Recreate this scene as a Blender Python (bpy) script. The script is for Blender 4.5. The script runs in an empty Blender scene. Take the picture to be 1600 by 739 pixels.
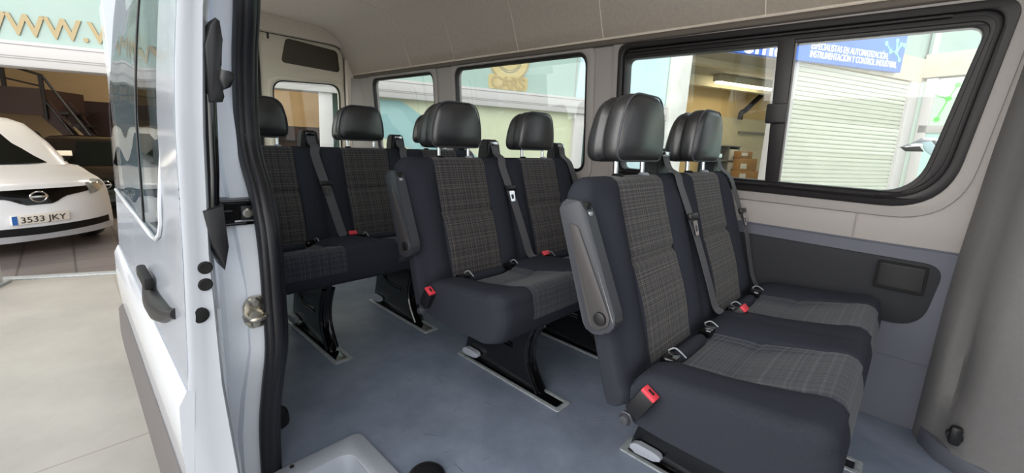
import bpy, bmesh, math, random
from mathutils import Vector, Matrix
random.seed(4)
PI = math.pi
SC = bpy.context.scene
COL = SC.collection

# ------------------------------------------------------------------ camera
def make_camera():
    yaw, pit, rol = 2.325805, 0.186213, 0.0512858
    f = Vector((math.cos(yaw)*math.cos(pit), math.sin(yaw)*math.cos(pit), -math.sin(pit)))
    r = Vector((math.sin(yaw), -math.cos(yaw), 0)); u = r.cross(f)
    r2 = math.cos(rol)*r + math.sin(rol)*u; u2 = -math.sin(rol)*r + math.cos(rol)*u
    cd = bpy.data.cameras.new('camera'); co = bpy.data.objects.new('camera', cd); COL.objects.link(co)
    m = Matrix((r2, u2, -f)).transposed().to_4x4(); m.translation = Vector((0.905, -0.8683, 1.0009))
    co.matrix_world = m
    cd.sensor_width = 36.0; cd.lens = 662.47/1600*36; cd.shift_y = -(369.5-344.4)/1600
    cd.clip_start = 0.02; cd.clip_end = 200
    SC.camera = co
make_camera()

# ------------------------------------------------------------------ light
def make_world():
    w = bpy.data.worlds.new('sky'); SC.world = w; w.use_nodes = True
    n = w.node_tree.nodes; l = w.node_tree.links; n.clear()
    out = n.new('ShaderNodeOutputWorld'); bg = n.new('ShaderNodeBackground'); bg.inputs['Strength'].default_value = 1.25
    tc = n.new('ShaderNodeTexCoord'); dp = n.new('ShaderNodeVectorMath'); dp.operation = 'DOT_PRODUCT'
    dp.inputs[1].default_value = Vector((0.15, -0.97, 0.12)).normalized()
    mr = n.new('ShaderNodeMapRange'); mr.inputs['From Min'].default_value = 0.25; mr.inputs['From Max'].default_value = 1.0
    mx = n.new('ShaderNodeMix'); mx.data_type = 'RGBA'
    mx.inputs[6].default_value = (0.92, 0.97, 1.02, 1); mx.inputs[7].default_value = (3.9, 3.85, 3.75, 1)
    l.new(tc.outputs['Generated'], dp.inputs[0]); l.new(dp.outputs['Value'], mr.inputs['Value'])
    l.new(mr.outputs['Result'], mx.inputs[0]); l.new(mx.outputs[2], bg.inputs['Color']); l.new(bg.outputs[0], out.inputs[0])
make_world()
SC.view_settings.view_transform = 'Standard'; SC.view_settings.look = 'None'
SC.view_settings.exposure = 0.0; SC.view_settings.gamma = 1.0; SC.view_settings.use_curve_mapping = False

# ------------------------------------------------------------------ materials
def lin(c):
    return tuple((v/255/12.92 if v/255 <= .04045 else ((v/255+.055)/1.055)**2.4) for v in c) + (1,)
class NT:
    def __init__(s, m): s.t = m.node_tree; s.n = s.t.nodes
    def __call__(s, typ, **kw):
        nd = s.n.new(typ)
        for k, v in kw.items(): setattr(nd, k, v)
        return nd
    def ln(s, a, b): s.t.links.new(a, b)
def mat(name, c, rough=.5, metal=0, spec=.5, noise=0, nscale=30, bump=0, bscale=200, coat=0, emit=0, c2=None, coords='Object'):
    m = bpy.data.materials.new(name); m.use_nodes = True; N = NT(m); b = N.n['Principled BSDF']
    c = lin(c)
    b.inputs['Base Color'].default_value = c; b.inputs['Roughness'].default_value = rough; b.inputs['Metallic'].default_value = metal
    b.inputs['Specular IOR Level'].default_value = spec; b.inputs['Coat Weight'].default_value = coat
    if coat: b.inputs['Coat Roughness'].default_value = .05
    if emit: b.inputs['Emission Color'].default_value = c; b.inputs['Emission Strength'].default_value = emit
    if noise or bump: tc = N('ShaderNodeTexCoord')
    if noise:
        nz = N('ShaderNodeTexNoise'); nz.inputs['Scale'].default_value = nscale; nz.inputs['Detail'].default_value = 6
        nz.inputs['Roughness'].default_value = .65
        N.ln(tc.outputs[coords], nz.inputs['Vector'])
        rp = N('ShaderNodeMapRange'); rp.inputs['From Min'].default_value = .3; rp.inputs['From Max'].default_value = .7
        N.ln(nz.outputs['Fac'], rp.inputs['Value'])
        mx = N('ShaderNodeMix', data_type='RGBA'); N.ln(rp.outputs['Result'], mx.inputs[0])
        if c2: ca, cb = c, lin(c2)
        else: ca = tuple(v*(1-noise) for v in c[:3])+(1,); cb = tuple(min(1, v*(1+noise)) for v in c[:3])+(1,)
        mx.inputs[6].default_value = ca; mx.inputs[7].default_value = cb
        N.ln(mx.outputs[2], b.inputs['Base Color'])
    if bump:
        nb = N('ShaderNodeTexNoise'); nb.inputs['Scale'].default_value = bscale; nb.inputs['Detail'].default_value = 3
        N.ln(tc.outputs[coords], nb.inputs['Vector'])
        bp = N('ShaderNodeBump'); bp.inputs['Strength'].default_value = bump; bp.inputs['Distance'].default_value = .004
        N.ln(nb.outputs['Fac'], bp.inputs['Height']); N.ln(bp.outputs['Normal'], b.inputs['Normal'])
    return m
def glass(name, tint, r0=.04, rough=0.0):
    """thin sheet: tinted see-through plus mirror reflection that grows towards grazing angles"""
    m = bpy.data.materials.new(name); m.use_nodes = True; N = NT(m); N.n.clear()
    o = N('ShaderNodeOutputMaterial'); t = N('ShaderNodeBsdfTransparent'); g = N('ShaderNodeBsdfGlossy'); f = N('ShaderNodeLayerWeight'); x = N('ShaderNodeMixShader')
    t.inputs['Color'].default_value = tint; g.inputs['Roughness'].default_value = rough; f.inputs['Blend'].default_value = .5
    pw = N('ShaderNodeMath', operation='POWER'); pw.inputs[1].default_value = 5; N.ln(f.outputs['Facing'], pw.inputs[0])
    mr = N('ShaderNodeMapRange'); mr.inputs['To Min'].default_value = r0; N.ln(pw.outputs[0], mr.inputs['Value'])
    N.ln(mr.outputs['Result'], x.inputs[0]); N.ln(t.outputs[0], x.inputs[1]); N.ln(g.outputs[0], x.inputs[2]); N.ln(x.outputs[0], o.inputs['Surface'])
    return m
def plaid(name, base, line, cushion=False):
    """woven upholstery: irregular light threads crossing on charcoal cloth"""
    m = bpy.data.materials.new(name); m.use_nodes = True; N = NT(m); b = N.n['Principled BSDF']
    b.inputs['Roughness'].default_value = .92; b.inputs['Specular IOR Level'].default_value = .15
    b.inputs['Sheen Weight'].default_value = .15
    tc = N('ShaderNodeTexCoord'); sp = N('ShaderNodeSeparateXYZ'); N.ln(tc.outputs['Object'], sp.inputs[0])
    sub = N('ShaderNodeMath', operation='SUBTRACT'); N.ln(sp.outputs['X'], sub.inputs[0]); N.ln(sp.outputs['Z'], sub.inputs[1])
    def threads(src, scale, thr, seed):
        cb = N('ShaderNodeCombineXYZ'); cb.inputs['Y'].default_value = seed
        N.ln(src, cb.inputs['X'])
        nz = N('ShaderNodeTexNoise'); nz.inputs['Scale'].default_value = scale; nz.inputs['Detail'].default_value = 2.5; nz.inputs['Roughness'].default_value = .6
        N.ln(cb.outputs[0], nz.inputs['Vector'])
        mr = N('ShaderNodeMapRange'); mr.inputs['From Min'].default_value = thr; mr.inputs['From Max'].default_value = thr+.07
        N.ln(nz.outputs['Fac'], mr.inputs['Value']); return mr.outputs['Result']
    a = threads(sp.outputs['Y'], 150, .49, 3.1); c = threads(sub.outputs[0], 150, .49, 7.7)
    ad = N('ShaderNodeMath', operation='ADD'); N.ln(a, ad.inputs[0]); N.ln(c, ad.inputs[1])
    br = N('ShaderNodeTexNoise'); br.inputs['Scale'].default_value = 420; N.ln(tc.outputs['Object'], br.inputs['Vector'])
    mu = N('ShaderNodeMath', operation='MULTIPLY'); N.ln(ad.outputs[0], mu.inputs[0]); N.ln(br.outputs['Fac'], mu.inputs[1])
    mx = N('ShaderNodeMix', data_type='RGBA'); N.ln(mu.outputs[0], mx.inputs[0])
    mx.inputs[6].default_value = lin(base); mx.inputs[7].default_value = lin(line); N.ln(mx.outputs[2], b.inputs['Base Color'])
    bp = N('ShaderNodeBump'); bp.inputs['Strength'].default_value = .35; bp.inputs['Distance'].default_value = .002
    N.ln(ad.outputs[0], bp.inputs['Height']); N.ln(bp.outputs['Normal'], b.inputs['Normal'])
    return m
def grooved(name, c, axis, pitch, depth, rough=.5, noise=.05):
    """flat sheet with regular joints along one axis (dark narrow grooves)"""
    m = bpy.data.materials.new(name); m.use_nodes = True; N = NT(m); b = N.n['Principled BSDF']; b.inputs['Roughness'].default_value = rough
    tc = N('ShaderNodeTexCoord'); sp = N('ShaderNodeSeparateXYZ'); N.ln(tc.outputs['Object'], sp.inputs[0])
    d = N('ShaderNodeMath', operation='DIVIDE'); N.ln(sp.outputs[axis], d.inputs[0]); d.inputs[1].default_value = pitch
    fr = N('ShaderNodeMath', operation='FRACT'); N.ln(d.outputs[0], fr.inputs[0])
    lt = N('ShaderNodeMath', operation='LESS_THAN'); N.ln(fr.outputs[0], lt.inputs[0]); lt.inputs[1].default_value = depth
    nz = N('ShaderNodeTexNoise'); nz.inputs['Scale'].default_value = 3; N.ln(tc.outputs['Object'], nz.inputs['Vector'])
    m0 = N('ShaderNodeMix', data_type='RGBA'); N.ln(nz.outputs['Fac'], m0.inputs[0]); cc = lin(c)
    m0.inputs[6].default_value = tuple(v*(1-noise) for v in cc[:3])+(1,); m0.inputs[7].default_value = tuple(min(1, v*(1+noise)) for v in cc[:3])+(1,)
    mx = N('ShaderNodeMix', data_type='RGBA'); N.ln(lt.outputs[0], mx.inputs[0]); N.ln(m0.outputs[2], mx.inputs[6])
    mx.inputs[7].default_value = tuple(v*.45 for v in cc[:3])+(1,); N.ln(mx.outputs[2], b.inputs['Base Color'])
    return m
def tiles(name, c, size, mortar, rough=.35):
    m = bpy.data.materials.new(name); m.use_nodes = True; N = NT(m); b = N.n['Principled BSDF']; b.inputs['Roughness'].default_value = rough
    tc = N('ShaderNodeTexCoord'); bk = N('ShaderNodeTexBrick'); bk.offset = 0; N.ln(tc.outputs['Object'], bk.inputs['Vector'])
    bk.inputs['Scale'].default_value = 1; bk.inputs['Brick Width'].default_value = size; bk.inputs['Row Height'].default_value = size
    bk.inputs['Mortar Size'].default_value = mortar; cc = lin(c)
    bk.inputs['Color1'].default_value = cc; bk.inputs['Color2'].default_value = tuple(v*.88 for v in cc[:3])+(1,); bk.inputs['Mortar'].default_value = tuple(v*.5 for v in cc[:3])+(1,)
    N.ln(bk.outputs['Color'], b.inputs['Base Color']); return m

M = dict(
    paint=mat('white_paint', (208, 212, 220), .22, coat=.6),
    jamb=mat('white_jamb_paint', (232, 237, 244), .35, noise=.03, nscale=4),
    reardoor=mat('cream_white_paint', (244, 236, 216), .4),
    headliner=mat('headliner_cloth', (238, 226, 212), .95, spec=.1, noise=.06, nscale=60, bump=.3, bscale=500),
    trim=mat('greige_trim', (170, 164, 160), .6, noise=.02, nscale=80, bump=.12, bscale=700),
    lower=mat('grey_trim', (98, 100, 111), .6, bump=.12, bscale=700),
    pillar=mat('dark_grey_trim', (124, 122, 122), .6, noise=.04, nscale=60, bump=.25, bscale=500),
    pocket=mat('charcoal_panel', (38, 39, 44), .75, bump=.2, bscale=600),
    blk=mat('black_plastic', (24, 24, 27), .42), blkgloss=mat('glossy_black', (12, 12, 14), .12, coat=.5),
    frame=mat('black_window_frame', (34, 31, 32), .45), rubber=mat('black_rubber', (26, 26, 31), .38),
    cloth=mat('black_seat_cloth', (47, 49, 57), .95, spec=.12, noise=.12, nscale=260, bump=.25, bscale=900),
    plaid=plaid('plaid_cloth', (45, 45, 49), (102, 98, 95)),
    plaid_c=plaid('plaid_cushion_cloth', (43, 45, 52), (76, 78, 86)),
    leather=mat('black_leatherette', (42, 42, 44), .34, spec=.8, bump=.06, bscale=900), piping=mat('grey_piping', (70, 70, 76), .5),
    strap=mat('grey_belt_webbing', (84, 84, 88), .7, noise=.1, nscale=300), chrome=mat('chrome', (215, 215, 218), .15, metal=1),
    steel=mat('brushed_steel', (196, 190, 176), .32, metal=1, noise=.1, nscale=40), alu=mat('scuffed_aluminium', (172, 178, 182), .5, metal=.45, noise=.25, nscale=60),
    red=mat('red_button', (214, 60, 74), .45), arm=mat('dark_grey_armrest', (58, 60, 66), .45), armstrip=mat('grey_metal_strip', (86, 86, 88), .3, metal=.6),
    lever=mat('light_grey_plastic', (160, 164, 174), .45), floor=mat('blue_grey_vinyl', (102, 112, 129), .42, c2=(130, 139, 156), noise=1, nscale=5, bump=.05, bscale=60),
    step=mat('grey_step_plastic', (158, 164, 174), .5), dark=mat('dark_panel', (84, 78, 68), .7, noise=.05),
    glass=glass('clear_glass', (.97, .99, .98, 1)), tint=glass('tinted_door_glass', (.40, .46, .46, 1), r0=.12),
    conc=mat('concrete_yard', (150, 146, 140), .8, c2=(166, 162, 155), noise=1, nscale=1.6, bump=.1, bscale=40),
    concw=mat('concrete_wall', (196, 196, 190), .85, c2=(222, 222, 216), noise=1, nscale=2.5),
    greenglass=mat('pale_green_glass', (150, 174, 166), .12, c2=(166, 186, 179), noise=1, nscale=.7, spec=.6),
    yellowpanel=mat('pale_yellow_green_panel', (198, 204, 172), .35, c2=(214, 218, 190), noise=1, nscale=1.2),
    bluepanel=mat('pale_blue_panel', (168, 196, 204), .3, c2=(196, 216, 220), noise=1, nscale=1.1),
    bluereflect=mat('blue_reflection', (150, 190, 192), .3), whitemetal=mat('white_lacquered_metal', (194, 191, 190), .4), greyline=mat('grey_joint', (150, 146, 146), .6),
    gold=mat('gold_vinyl', (172, 154, 114), .45), goldp=mat('pale_gold_vinyl', (190, 174, 124), .45), tan=mat('tan_wall', (192, 166, 128), .9, noise=.05, nscale=2), brown=mat('brown_steel', (58, 40, 36), .6),
    blackst=mat('black_steel', (22, 18, 18), .5), tile=tiles('grey_floor_tiles', (120, 112, 110), .45, .012), darkglass=mat('dark_green_glass', (60, 84, 80), .08),
    shutter=mat('white_shutter', (244, 247, 238), .45), blue=mat('blue_sign', (56, 98, 200), .4, c2=(84, 130, 220), noise=1, nscale=.5), white=mat('white_vinyl', (250, 250, 250), .5),
    green=mat('green_vinyl', (120, 226, 110), .5), mint=mat('mint_vinyl', (150, 240, 190), .5),
    tube=mat('fluorescent_tube', (255, 244, 214), .5, emit=22), showfill=mat('showroom_fill_tube', (255, 245, 228), .5, emit=120),
    ceil=mat('warehouse_ceiling', (176, 170, 150), .8), whtan=mat('ochre_wall', (226, 196, 142), .9), whwall=mat('cream_wall', (212, 202, 172), .9, noise=.03, nscale=2),
    whfloor=mat('grey_concrete_floor', (150, 146, 138), .6), card=mat('cardboard', (176, 132, 84), .85, noise=.08, nscale=12), tape=mat('paper_label', (225, 220, 208), .7),
    shelfgrey=mat('grey_shelf_metal', (140, 138, 130), .5), carwhite=mat('car_white', (232, 232, 236), .25, coat=.5), carblack=mat('car_black', (18, 16, 17), .2, coat=.5),
    carglass=mat('car_glass', (26, 32, 32), .05, spec=.7), plate=mat('plate_white', (240, 232, 222), .5), plateblue=mat('plate_blue', (46, 110, 190), .5), ink=mat('plate_ink', (60, 50, 46), .6),
    lamp=mat('headlamp_glass', (190, 190, 188), .1, spec=.8, noise=.3, nscale=18), orange=mat('orange_trim', (214, 150, 80), .4), hole=mat('black_hole', (10, 10, 12), .8),
)

# ------------------------------------------------------------------ mesh helpers
def box(bm, lo, hi, bev=0, seg=2, mx=None, mi=0):
    r = bmesh.ops.create_cube(bm, size=1); vs = r['verts']
    for v in vs: v.co = Vector(((lo[i]+hi[i])/2 + v.co[i]*(hi[i]-lo[i]) for i in range(3)))
    fs = {f for v in vs for f in v.link_faces}
    for f in fs: f.material_index = mi
    if bev:
        es = list({e for v in vs for e in v.link_edges})
        r = bmesh.ops.bevel(bm, geom=es, offset=bev, segments=seg, affect='EDGES', profile=.5, clamp_overlap=True)
        vs = list({v for f in r['faces'] for v in f.verts} | {v for v in vs if v.is_valid})
        for f in r['faces']: f.material_index = mi
    if mx is not None: bmesh.ops.transform(bm, matrix=mx, verts=vs)
    return vs
def loft(bm, rings, closed=True, caps=True, mi=0):
    R = [[bm.verts.new(p) for p in r] for r in rings]; n = len(rings[0]); out = []
    for a, b in zip(R, R[1:]):
        for i in range(n if closed else n-1):
            j = (i+1) % n
            try: f = bm.faces.new((a[i], a[j], b[j], b[i])); f.material_index = mi if not callable(mi) else mi(f); out.append(f)
            except ValueError: pass
    if caps and closed:
        for r in (R[0], R[-1]):
            try: f = bm.faces.new(r); f.material_index = mi if not callable(mi) else 0
            except ValueError: pass
    return R
def frames(pts):
    T = []
    for i in range(len(pts)):
        a = pts[max(i-1, 0)]; b = pts[min(i+1, len(pts)-1)]; T.append((b-a).normalized())
    return T
def tube(bm, pts, r, n=10, mi=0, closed=False):
    pts = [Vector(p) for p in pts]; T = frames(pts)
    if closed: T = [(pts[(i+1) % len(pts)]-pts[i-1]).normalized() for i in range(len(pts))]
    u = T[0].orthogonal().normalized(); rings = []
    for p, t in zip(pts, T):
        u = (u - t*u.dot(t)).normalized(); v = t.cross(u)
        rr = r if not isinstance(r, (list, tuple)) else r[len(rings)]
        rings.append([p + (u*math.cos(2*PI*k/n) + v*math.sin(2*PI*k/n))*rr for k in range(n)])
    if closed: rings.append(rings[0])
    loft(bm, rings, caps=not closed, mi=mi)
    if closed: bmesh.ops.remove_doubles(bm, verts=bm.verts[:], dist=1e-6)
def ribbon(bm, pts, width_dir, w, th, mi=0):
    """flat band along pts; width along width_dir"""
    pts = [Vector(p) for p in pts]; T = frames(pts); wd = Vector(width_dir).normalized(); rings = []
    for p, t in zip(pts, T):
        d = (wd - t*wd.dot(t)).normalized(); nn = t.cross(d)
        rings.append([p+d*w/2+nn*th/2, p-d*w/2+nn*th/2, p-d*w/2-nn*th/2, p+d*w/2-nn*th/2])
    loft(bm, rings, mi=mi)
def prism(bm, poly, fn, a, b, bev=0, seg=2, mi=0):
    """polygon (2D list) extruded from depth a to b; fn(u,v,d) -> point"""
    va = [bm.verts.new(fn(u, v, a)) for u, v in poly]; vb = [bm.verts.new(fn(u, v, b)) for u, v in poly]; n = len(poly); fs = []
    fs.append(bm.faces.new(va[::-1])); fs.append(bm.faces.new(vb))
    for i in range(n): fs.append(bm.faces.new((va[i], va[(i+1) % n], vb[(i+1) % n], vb[i])))
    for f in fs: f.material_index = mi
    if bev:
        es = list({e for f in fs[:2] for e in f.edges})
        r = bmesh.ops.bevel(bm, geom=es, offset=bev, segments=seg, affect='EDGES', profile=.5, clamp_overlap=True)
        for f in r['faces']: f.material_index = mi
def lathe(bm, prof, origin, axis='Z', n=24, mi=0):
    o = Vector(origin); rings = []
    for k in range(n):
        a = 2*PI*k/n; ring = []
        for r, h in prof:
            c, s = r*math.cos(a), r*math.sin(a)
            ring.append(o + {'Z': Vector((c, s, h)), 'X': Vector((h, c, s)), 'Y': Vector((c, h, s))}[axis])
        rings.append(ring)
    rings.append(rings[0]); loft(bm, rings, closed=False, caps=False, mi=mi)
    bmesh.ops.remove_doubles(bm, verts=bm.verts[:], dist=1e-6)
def rpoly(pts, rad, n=6):
    out = []; N = len(pts)
    for i in range(N):
        p = Vector(pts[i]); a = Vector(pts[i-1]); b = Vector(pts[(i+1) % N]); r = rad[i] if isinstance(rad, (list, tuple)) else rad
        da = (a-p); db = (b-p); la = min(r, da.length*.49); lb = min(r, db.length*.49)
        s = p+da.normalized()*la; e = p+db.normalized()*lb
        for k in range(n+1):
            t = k/n; q = s*(1-t)**2 + p*2*t*(1-t) + e*t*t; out.append((q.x, q.y))
    return out
def rrect(x0, z0, x1, z1, r, n=6): return rpoly([(x0, z0), (x1, z0), (x1, z1), (x0, z1)], r, n)
def plate(bm, loops, fn, d0, d1, bev=0, mi=0):
    """flat plate with holes: loops[0] outline, others holes; fn maps (u,v,d) to space"""
    cu = bpy.data.curves.new('tmp', 'CURVE'); cu.dimensions = '2D'; cu.fill_mode = 'BOTH'
    for lp in loops:
        sp = cu.splines.new('POLY'); sp.points.add(len(lp)-1); sp.use_cyclic_u = True
        for q, (u, v) in zip(sp.points, lp): q.co = (u, v, 0, 1)
    ob = bpy.data.objects.new('tmp', cu); me = bpy.data.meshes.new_from_object(ob)
    t = bmesh.new(); t.from_mesh(me); bmesh.ops.remove_doubles(t, verts=t.verts[:], dist=1e-6)
    bpy.data.objects.remove(ob); bpy.data.curves.remove(cu); bpy.data.meshes.remove(me)
    for v in t.verts: v.co.z = d0
    r = bmesh.ops.extrude_face_region(t, geom=t.faces[:], use_keep_orig=True)
    for g in r['geom']:
        if isinstance(g, bmesh.types.BMVert): g.co.z = d1
    bmesh.ops.recalc_face_normals(t, faces=t.faces[:])
    if bev:
        es = [e for e in t.edges if len(e.link_faces) == 2 and abs(e.verts[0].co.z-e.verts[1].co.z) < 1e-7 and e.calc_face_angle(0) > 1]
        bmesh.ops.bevel(t, geom=es, offset=min(bev, abs(d1-d0)*.45), segments=2, affect='EDGES', profile=.5, clamp_overlap=False)
    me = bpy.data.meshes.new('tmp'); 
    for v in t.verts: v.co = Vector(fn(*v.co))
    for f in t.faces: f.material_index = mi
    t.to_mesh(me); t.free(); bm.from_mesh(me); bpy.data.meshes.remove(me)
def text(bm, s, fit, fn, d0, d1, offset=0, mi=0):
    """lettering fitted to a width and cap height; (0, 0) is the lower left of the word"""
    cu = bpy.data.curves.new('tmp', 'FONT'); cu.body = s; cu.size = 1; cu.offset = offset
    ob = bpy.data.objects.new('tmp', cu); me = bpy.data.meshes.new_from_object(ob); t = bmesh.new(); t.from_mesh(me)
    bpy.data.objects.remove(ob); bpy.data.curves.remove(cu); bpy.data.meshes.remove(me)
    bmesh.ops.remove_doubles(t, verts=t.verts[:], dist=1e-6)
    bmesh.ops.delete(t, geom=[v for v in t.verts if not v.link_faces], context='VERTS')
    x0 = min(v.co.x for v in t.verts); x1 = max(v.co.x for v in t.verts); kx = fit[0]/(x1-x0); kz = fit[1]/.72
    r = bmesh.ops.extrude_face_region(t, geom=t.faces[:], use_keep_orig=True); up = {g for g in r['geom'] if isinstance(g, bmesh.types.BMVert)}
    for v in t.verts: v.co = Vector(fn((v.co.x-x0)*kx, v.co.y*kz, d1 if v in up else d0))
    for f in t.faces: f.material_index = mi
    me = bpy.data.meshes.new('tmp'); t.to_mesh(me); t.free(); bm.from_mesh(me); bpy.data.meshes.remove(me)

def wofs(p):
    o = Vector()
    while p: o += p.location; p = p.parent
    return o
def mk(name, bm, mats, parent=None, smooth=True, angle=.7, local=False, **props):
    if not isinstance(mats, (list, tuple)): mats = [mats]
    bmesh.ops.recalc_face_normals(bm, faces=bm.faces[:])
    base = Vector()
    if parent is not None and not local: base = wofs(parent)
    elif parent is None:
        co = [v.co for v in bm.verts]
        base = Vector((sum(c.x for c in co)/len(co), sum(c.y for c in co)/len(co), min(c.z for c in co)))
        if props.get('kind') == 'structure': base = Vector()
    bmesh.ops.translate(bm, vec=-base, verts=bm.verts[:])
    me = bpy.data.meshes.new(name); bm.to_mesh(me); bm.free()
    for m in mats: me.materials.append(m)
    if smooth: me.shade_smooth(); me.set_sharp_from_angle(angle=angle)
    o = bpy.data.objects.new(name, me); COL.objects.link(o)
    if parent is not None: o.parent = parent
    else: o.location = base
    for k, v in props.items(): o[k] = v
    return o
def struct(name, bm, m, **kw): return mk(name, bm, m, kind='structure', **kw)
def thing(name, loc, label, cat, group=None):
    o = bpy.data.objects.new(name, None); o.empty_display_size = .1; COL.objects.link(o); o.location = loc; o['label'] = label; o['category'] = cat
    if group: o['group'] = group
    return o
B = bmesh.new
def lerp(a, b, t): return a+(b-a)*t
def interp(x, tab):
    if x <= tab[0][0]: return tab[0][1]
    for (x0, y0), (x1, y1) in zip(tab, tab[1:]):
        if x <= x1: return lerp(y0, y1, (x-x0)/(x1-x0))
    return tab[-1][1]
def smooth_path(pts, n=6):
    """Catmull-Rom through points"""
    P = [Vector(p) for p in pts]; out = []
    for i in range(len(P)-1):
        a, b, c, d = P[max(i-1, 0)], P[i], P[i+1], P[min(i+2, len(P)-1)]
        for k in range(n):
            t = k/n; out.append(.5*((2*b)+(c-a)*t+(2*a-5*b+4*c-d)*t*t+(3*b-a-3*c+d)*t**3))
    out.append(P[-1]); return out

# ================================================================== SETTING: outside
GZ = -.70
TH = 1.169598
FO = Vector((-5.653, -.997, 0)); FD = Vector((math.cos(TH), math.sin(TH), 0)); FI = Vector((-math.sin(TH), math.cos(TH), 0))
def F(s, d, z): return FO + FD*s + FI*d + Vector((0, 0, z))          # facade frame: along, inward, up
FM = Matrix(((FD.x, FI.x, 0, FO.x), (FD.y, FI.y, 0, FO.y), (0, 0, 1, 0), (0, 0, 0, 1)))
def fbox(bm, s0, s1, d0, d1, z0, z1, bev=0, mi=0): return box(bm, (s0, d0, z0), (s1, d1, z1), bev, mx=FM, mi=mi)
def fface(u, v, d): return F(u, -d, v)                               # d counts outward from the facade

def ground():
    bm = B(); box(bm, (-12, -22, GZ-.2), (14, 22, GZ)); g = struct('ground', bm, M['conc'])
    bm = B()
    for y in (-1.9, -.62, 3.2):
        box(bm, (-7, y-.004, GZ-.01), (9, y+.004, GZ+.0015))
    for x in (-1.95, 2.8): box(bm, (x-.004, -18, GZ-.01), (x+.004, 18, GZ+.0015))
    mk('expansion_joint', bm, mat('joint_dark', (150, 144, 136), .9), g)
ground()
def facade():
    bm = B(); fbox(bm, -9, 8.15, .0, .2, 1.71, 6.5); w = struct('wall_front', bm, M['greenglass'])
    bm = B()
    for s in (-6.6, -3.2, .92, 2.6, 4.3, 6.28): fbox(bm, s-.006, s+.006, -.004, .01, 1.72, 6.4)
    mk('glass_joint', bm, M['greyline'], w)
    bm = B(); plate(bm, [[(6.3, 1.72), (8.1, 1.72), (8.1, 6.4), (6.62, 6.4)]], fface, .002, .006); mk('blue_glass_field', bm, M['bluepanel'], w)
    bm = B(); fbox(bm, -9, 8.15, -.07, .25, 1.47, 1.71, .008); t = struct('trim_1', bm, M['whitemetal'])
    bm = B()
    for z in (1.565, 1.545, 1.675): fbox(bm, -9, 8.1, -.073, -.06, z-.004, z+.004)
    mk('groove', bm, M['greyline'], t)
    # fixed panels between showroom opening and concrete column
    bm = B(); fbox(bm, 3.15, 6.32, .06, .2, GZ, 1.47); p = struct('wall_middle', bm, M['yellowpanel'])
    bm = B(); plate(bm, [[(3.2, 1.45), (3.62, 1.45), (4.75, .72), (4.75, .45), (3.2, 1.02)]], fface, -.06, -.052); mk('painted_reflection', bm, M['bluereflect'], p)  # diagonal reflection in the glass, painted on as a flat blue field
    bm = B(); fbox(bm, 5.2, 6.2, .045, .07, GZ, .62); fbox(bm, 4.35, 5.0, .045, .07, GZ, .66); mk('lower_glass_field', bm, mat('dull_green_glass', (150, 164, 128), .2), p)
    bm = B(); fbox(bm, 2.6, 2.76, -.03, .2, GZ, 1.47, .006); struct('trim_2', bm, M['whitemetal'])
    bm = B(); fbox(bm, 6.3, 6.48, -.03, .2, GZ, 1.47, .006); struct('trim_3', bm, M['whitemetal'])
    bm = B(); fbox(bm, 2.76, 3.15, .06, .12, GZ, 1.47); struct('window_4', bm, M['darkglass'])
    bm = B(); fbox(bm, 6.48, 6.72, .06, .12, GZ, 1.47); struct('window_5', bm, M['darkglass'])
    bm = B(); fbox(bm, 6.72, 8.15, .02, .2, GZ, 1.47); struct('wall_blue', bm, M['bluepanel'])
    bm = B(); fbox(bm, 8.13, 8.5, -.12, .3, GZ, 6.5, .01); struct('wall_column', bm, M['concw'])
    # right-hand building: upper wall, jambs, side wing
    bm = B(); fbox(bm, 8.5, 16.2, .0, .3, 2.88, 3.42); struct('trim_4', bm, mat('sandy_concrete', (194, 180, 158), .85, c2=(206, 200, 184), noise=1, nscale=3))
    bm = B(); fbox(bm, 8.5, 16.2, .05, .3, 3.42, 6.5); w2 = struct('wall_upper', bm, M['greenglass'])
    bm = B(); fbox(bm, 11.08, 11.42, -.03, .25, GZ, 2.88, .01); struct('trim_5', bm, M['whitemetal'])
    bm = B(); fbox(bm, 15.62, 16.2, .0, .3, GZ, 2.88, .01); struct('trim_6', bm, M['whitemetal'])
    # side wing, at right angles
    bm = B(); fbox(bm, 16.0, 16.3, -7, 0, GZ, 2.9); s = struct('wall_wing', bm, mat('pale_wing_panel', (192, 210, 200), .25, c2=(204, 216, 206), noise=1, nscale=.8))
    bm = B(); fbox(bm, 15.95, 16.3, -7, 0, 2.98, 3.52, .01); mk('stone_band', bm, mat('stone_band', (194, 185, 168), .85, c2=(206, 200, 186), noise=1, nscale=3), s)
    bm = B(); fbox(bm, 16.02, 16.3, -7, 0, 3.52, 6.5); mk('upper_glazing', bm, M['greenglass'], s)
    bm = B()
    for d in (-.12, -1.35, -2.6): fbox(bm, 15.98, 16.1, d-.05, d+.05, 3.52, 6.5)
    mk('mullion', bm, M['whitemetal'], s)
    bm = B(); fbox(bm, 15.93, 16.05, -7, -.15, 1.68, 1.86, .005); fbox(bm, 15.93, 16.05, -.32, -.12, GZ, 2.95, .005); mk('window_frame', bm, M['whitemetal'], s)
    bm = B(); fbox(bm, 15.97, 16.02, -7, -.3, GZ, 1.68); mk('lower_glass', bm, mat('aqua_glass', (188, 220, 214), .15), s)
    bm = B()
    def wf(u, v, d): return F(16.0-d, -u, v)
    dots = [(.16, 2.86), (.26, 2.58), (.57, 2.47), (.68, 2.76), (.44, 2.0)]
    for u, v in dots: plate(bm, [[(u+.055*math.cos(a*PI/8), v+.055*math.sin(a*PI/8)) for a in range(16)]], wf, .004, .008)
    for i, j in ((0, 1), (1, 2), (2, 3), (2, 4)):
        a, b = dots[i], dots[j]; tube(bm, [wf(a[0], a[1], .006), wf(b[0], b[1], .006)], .012, 6)
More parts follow.
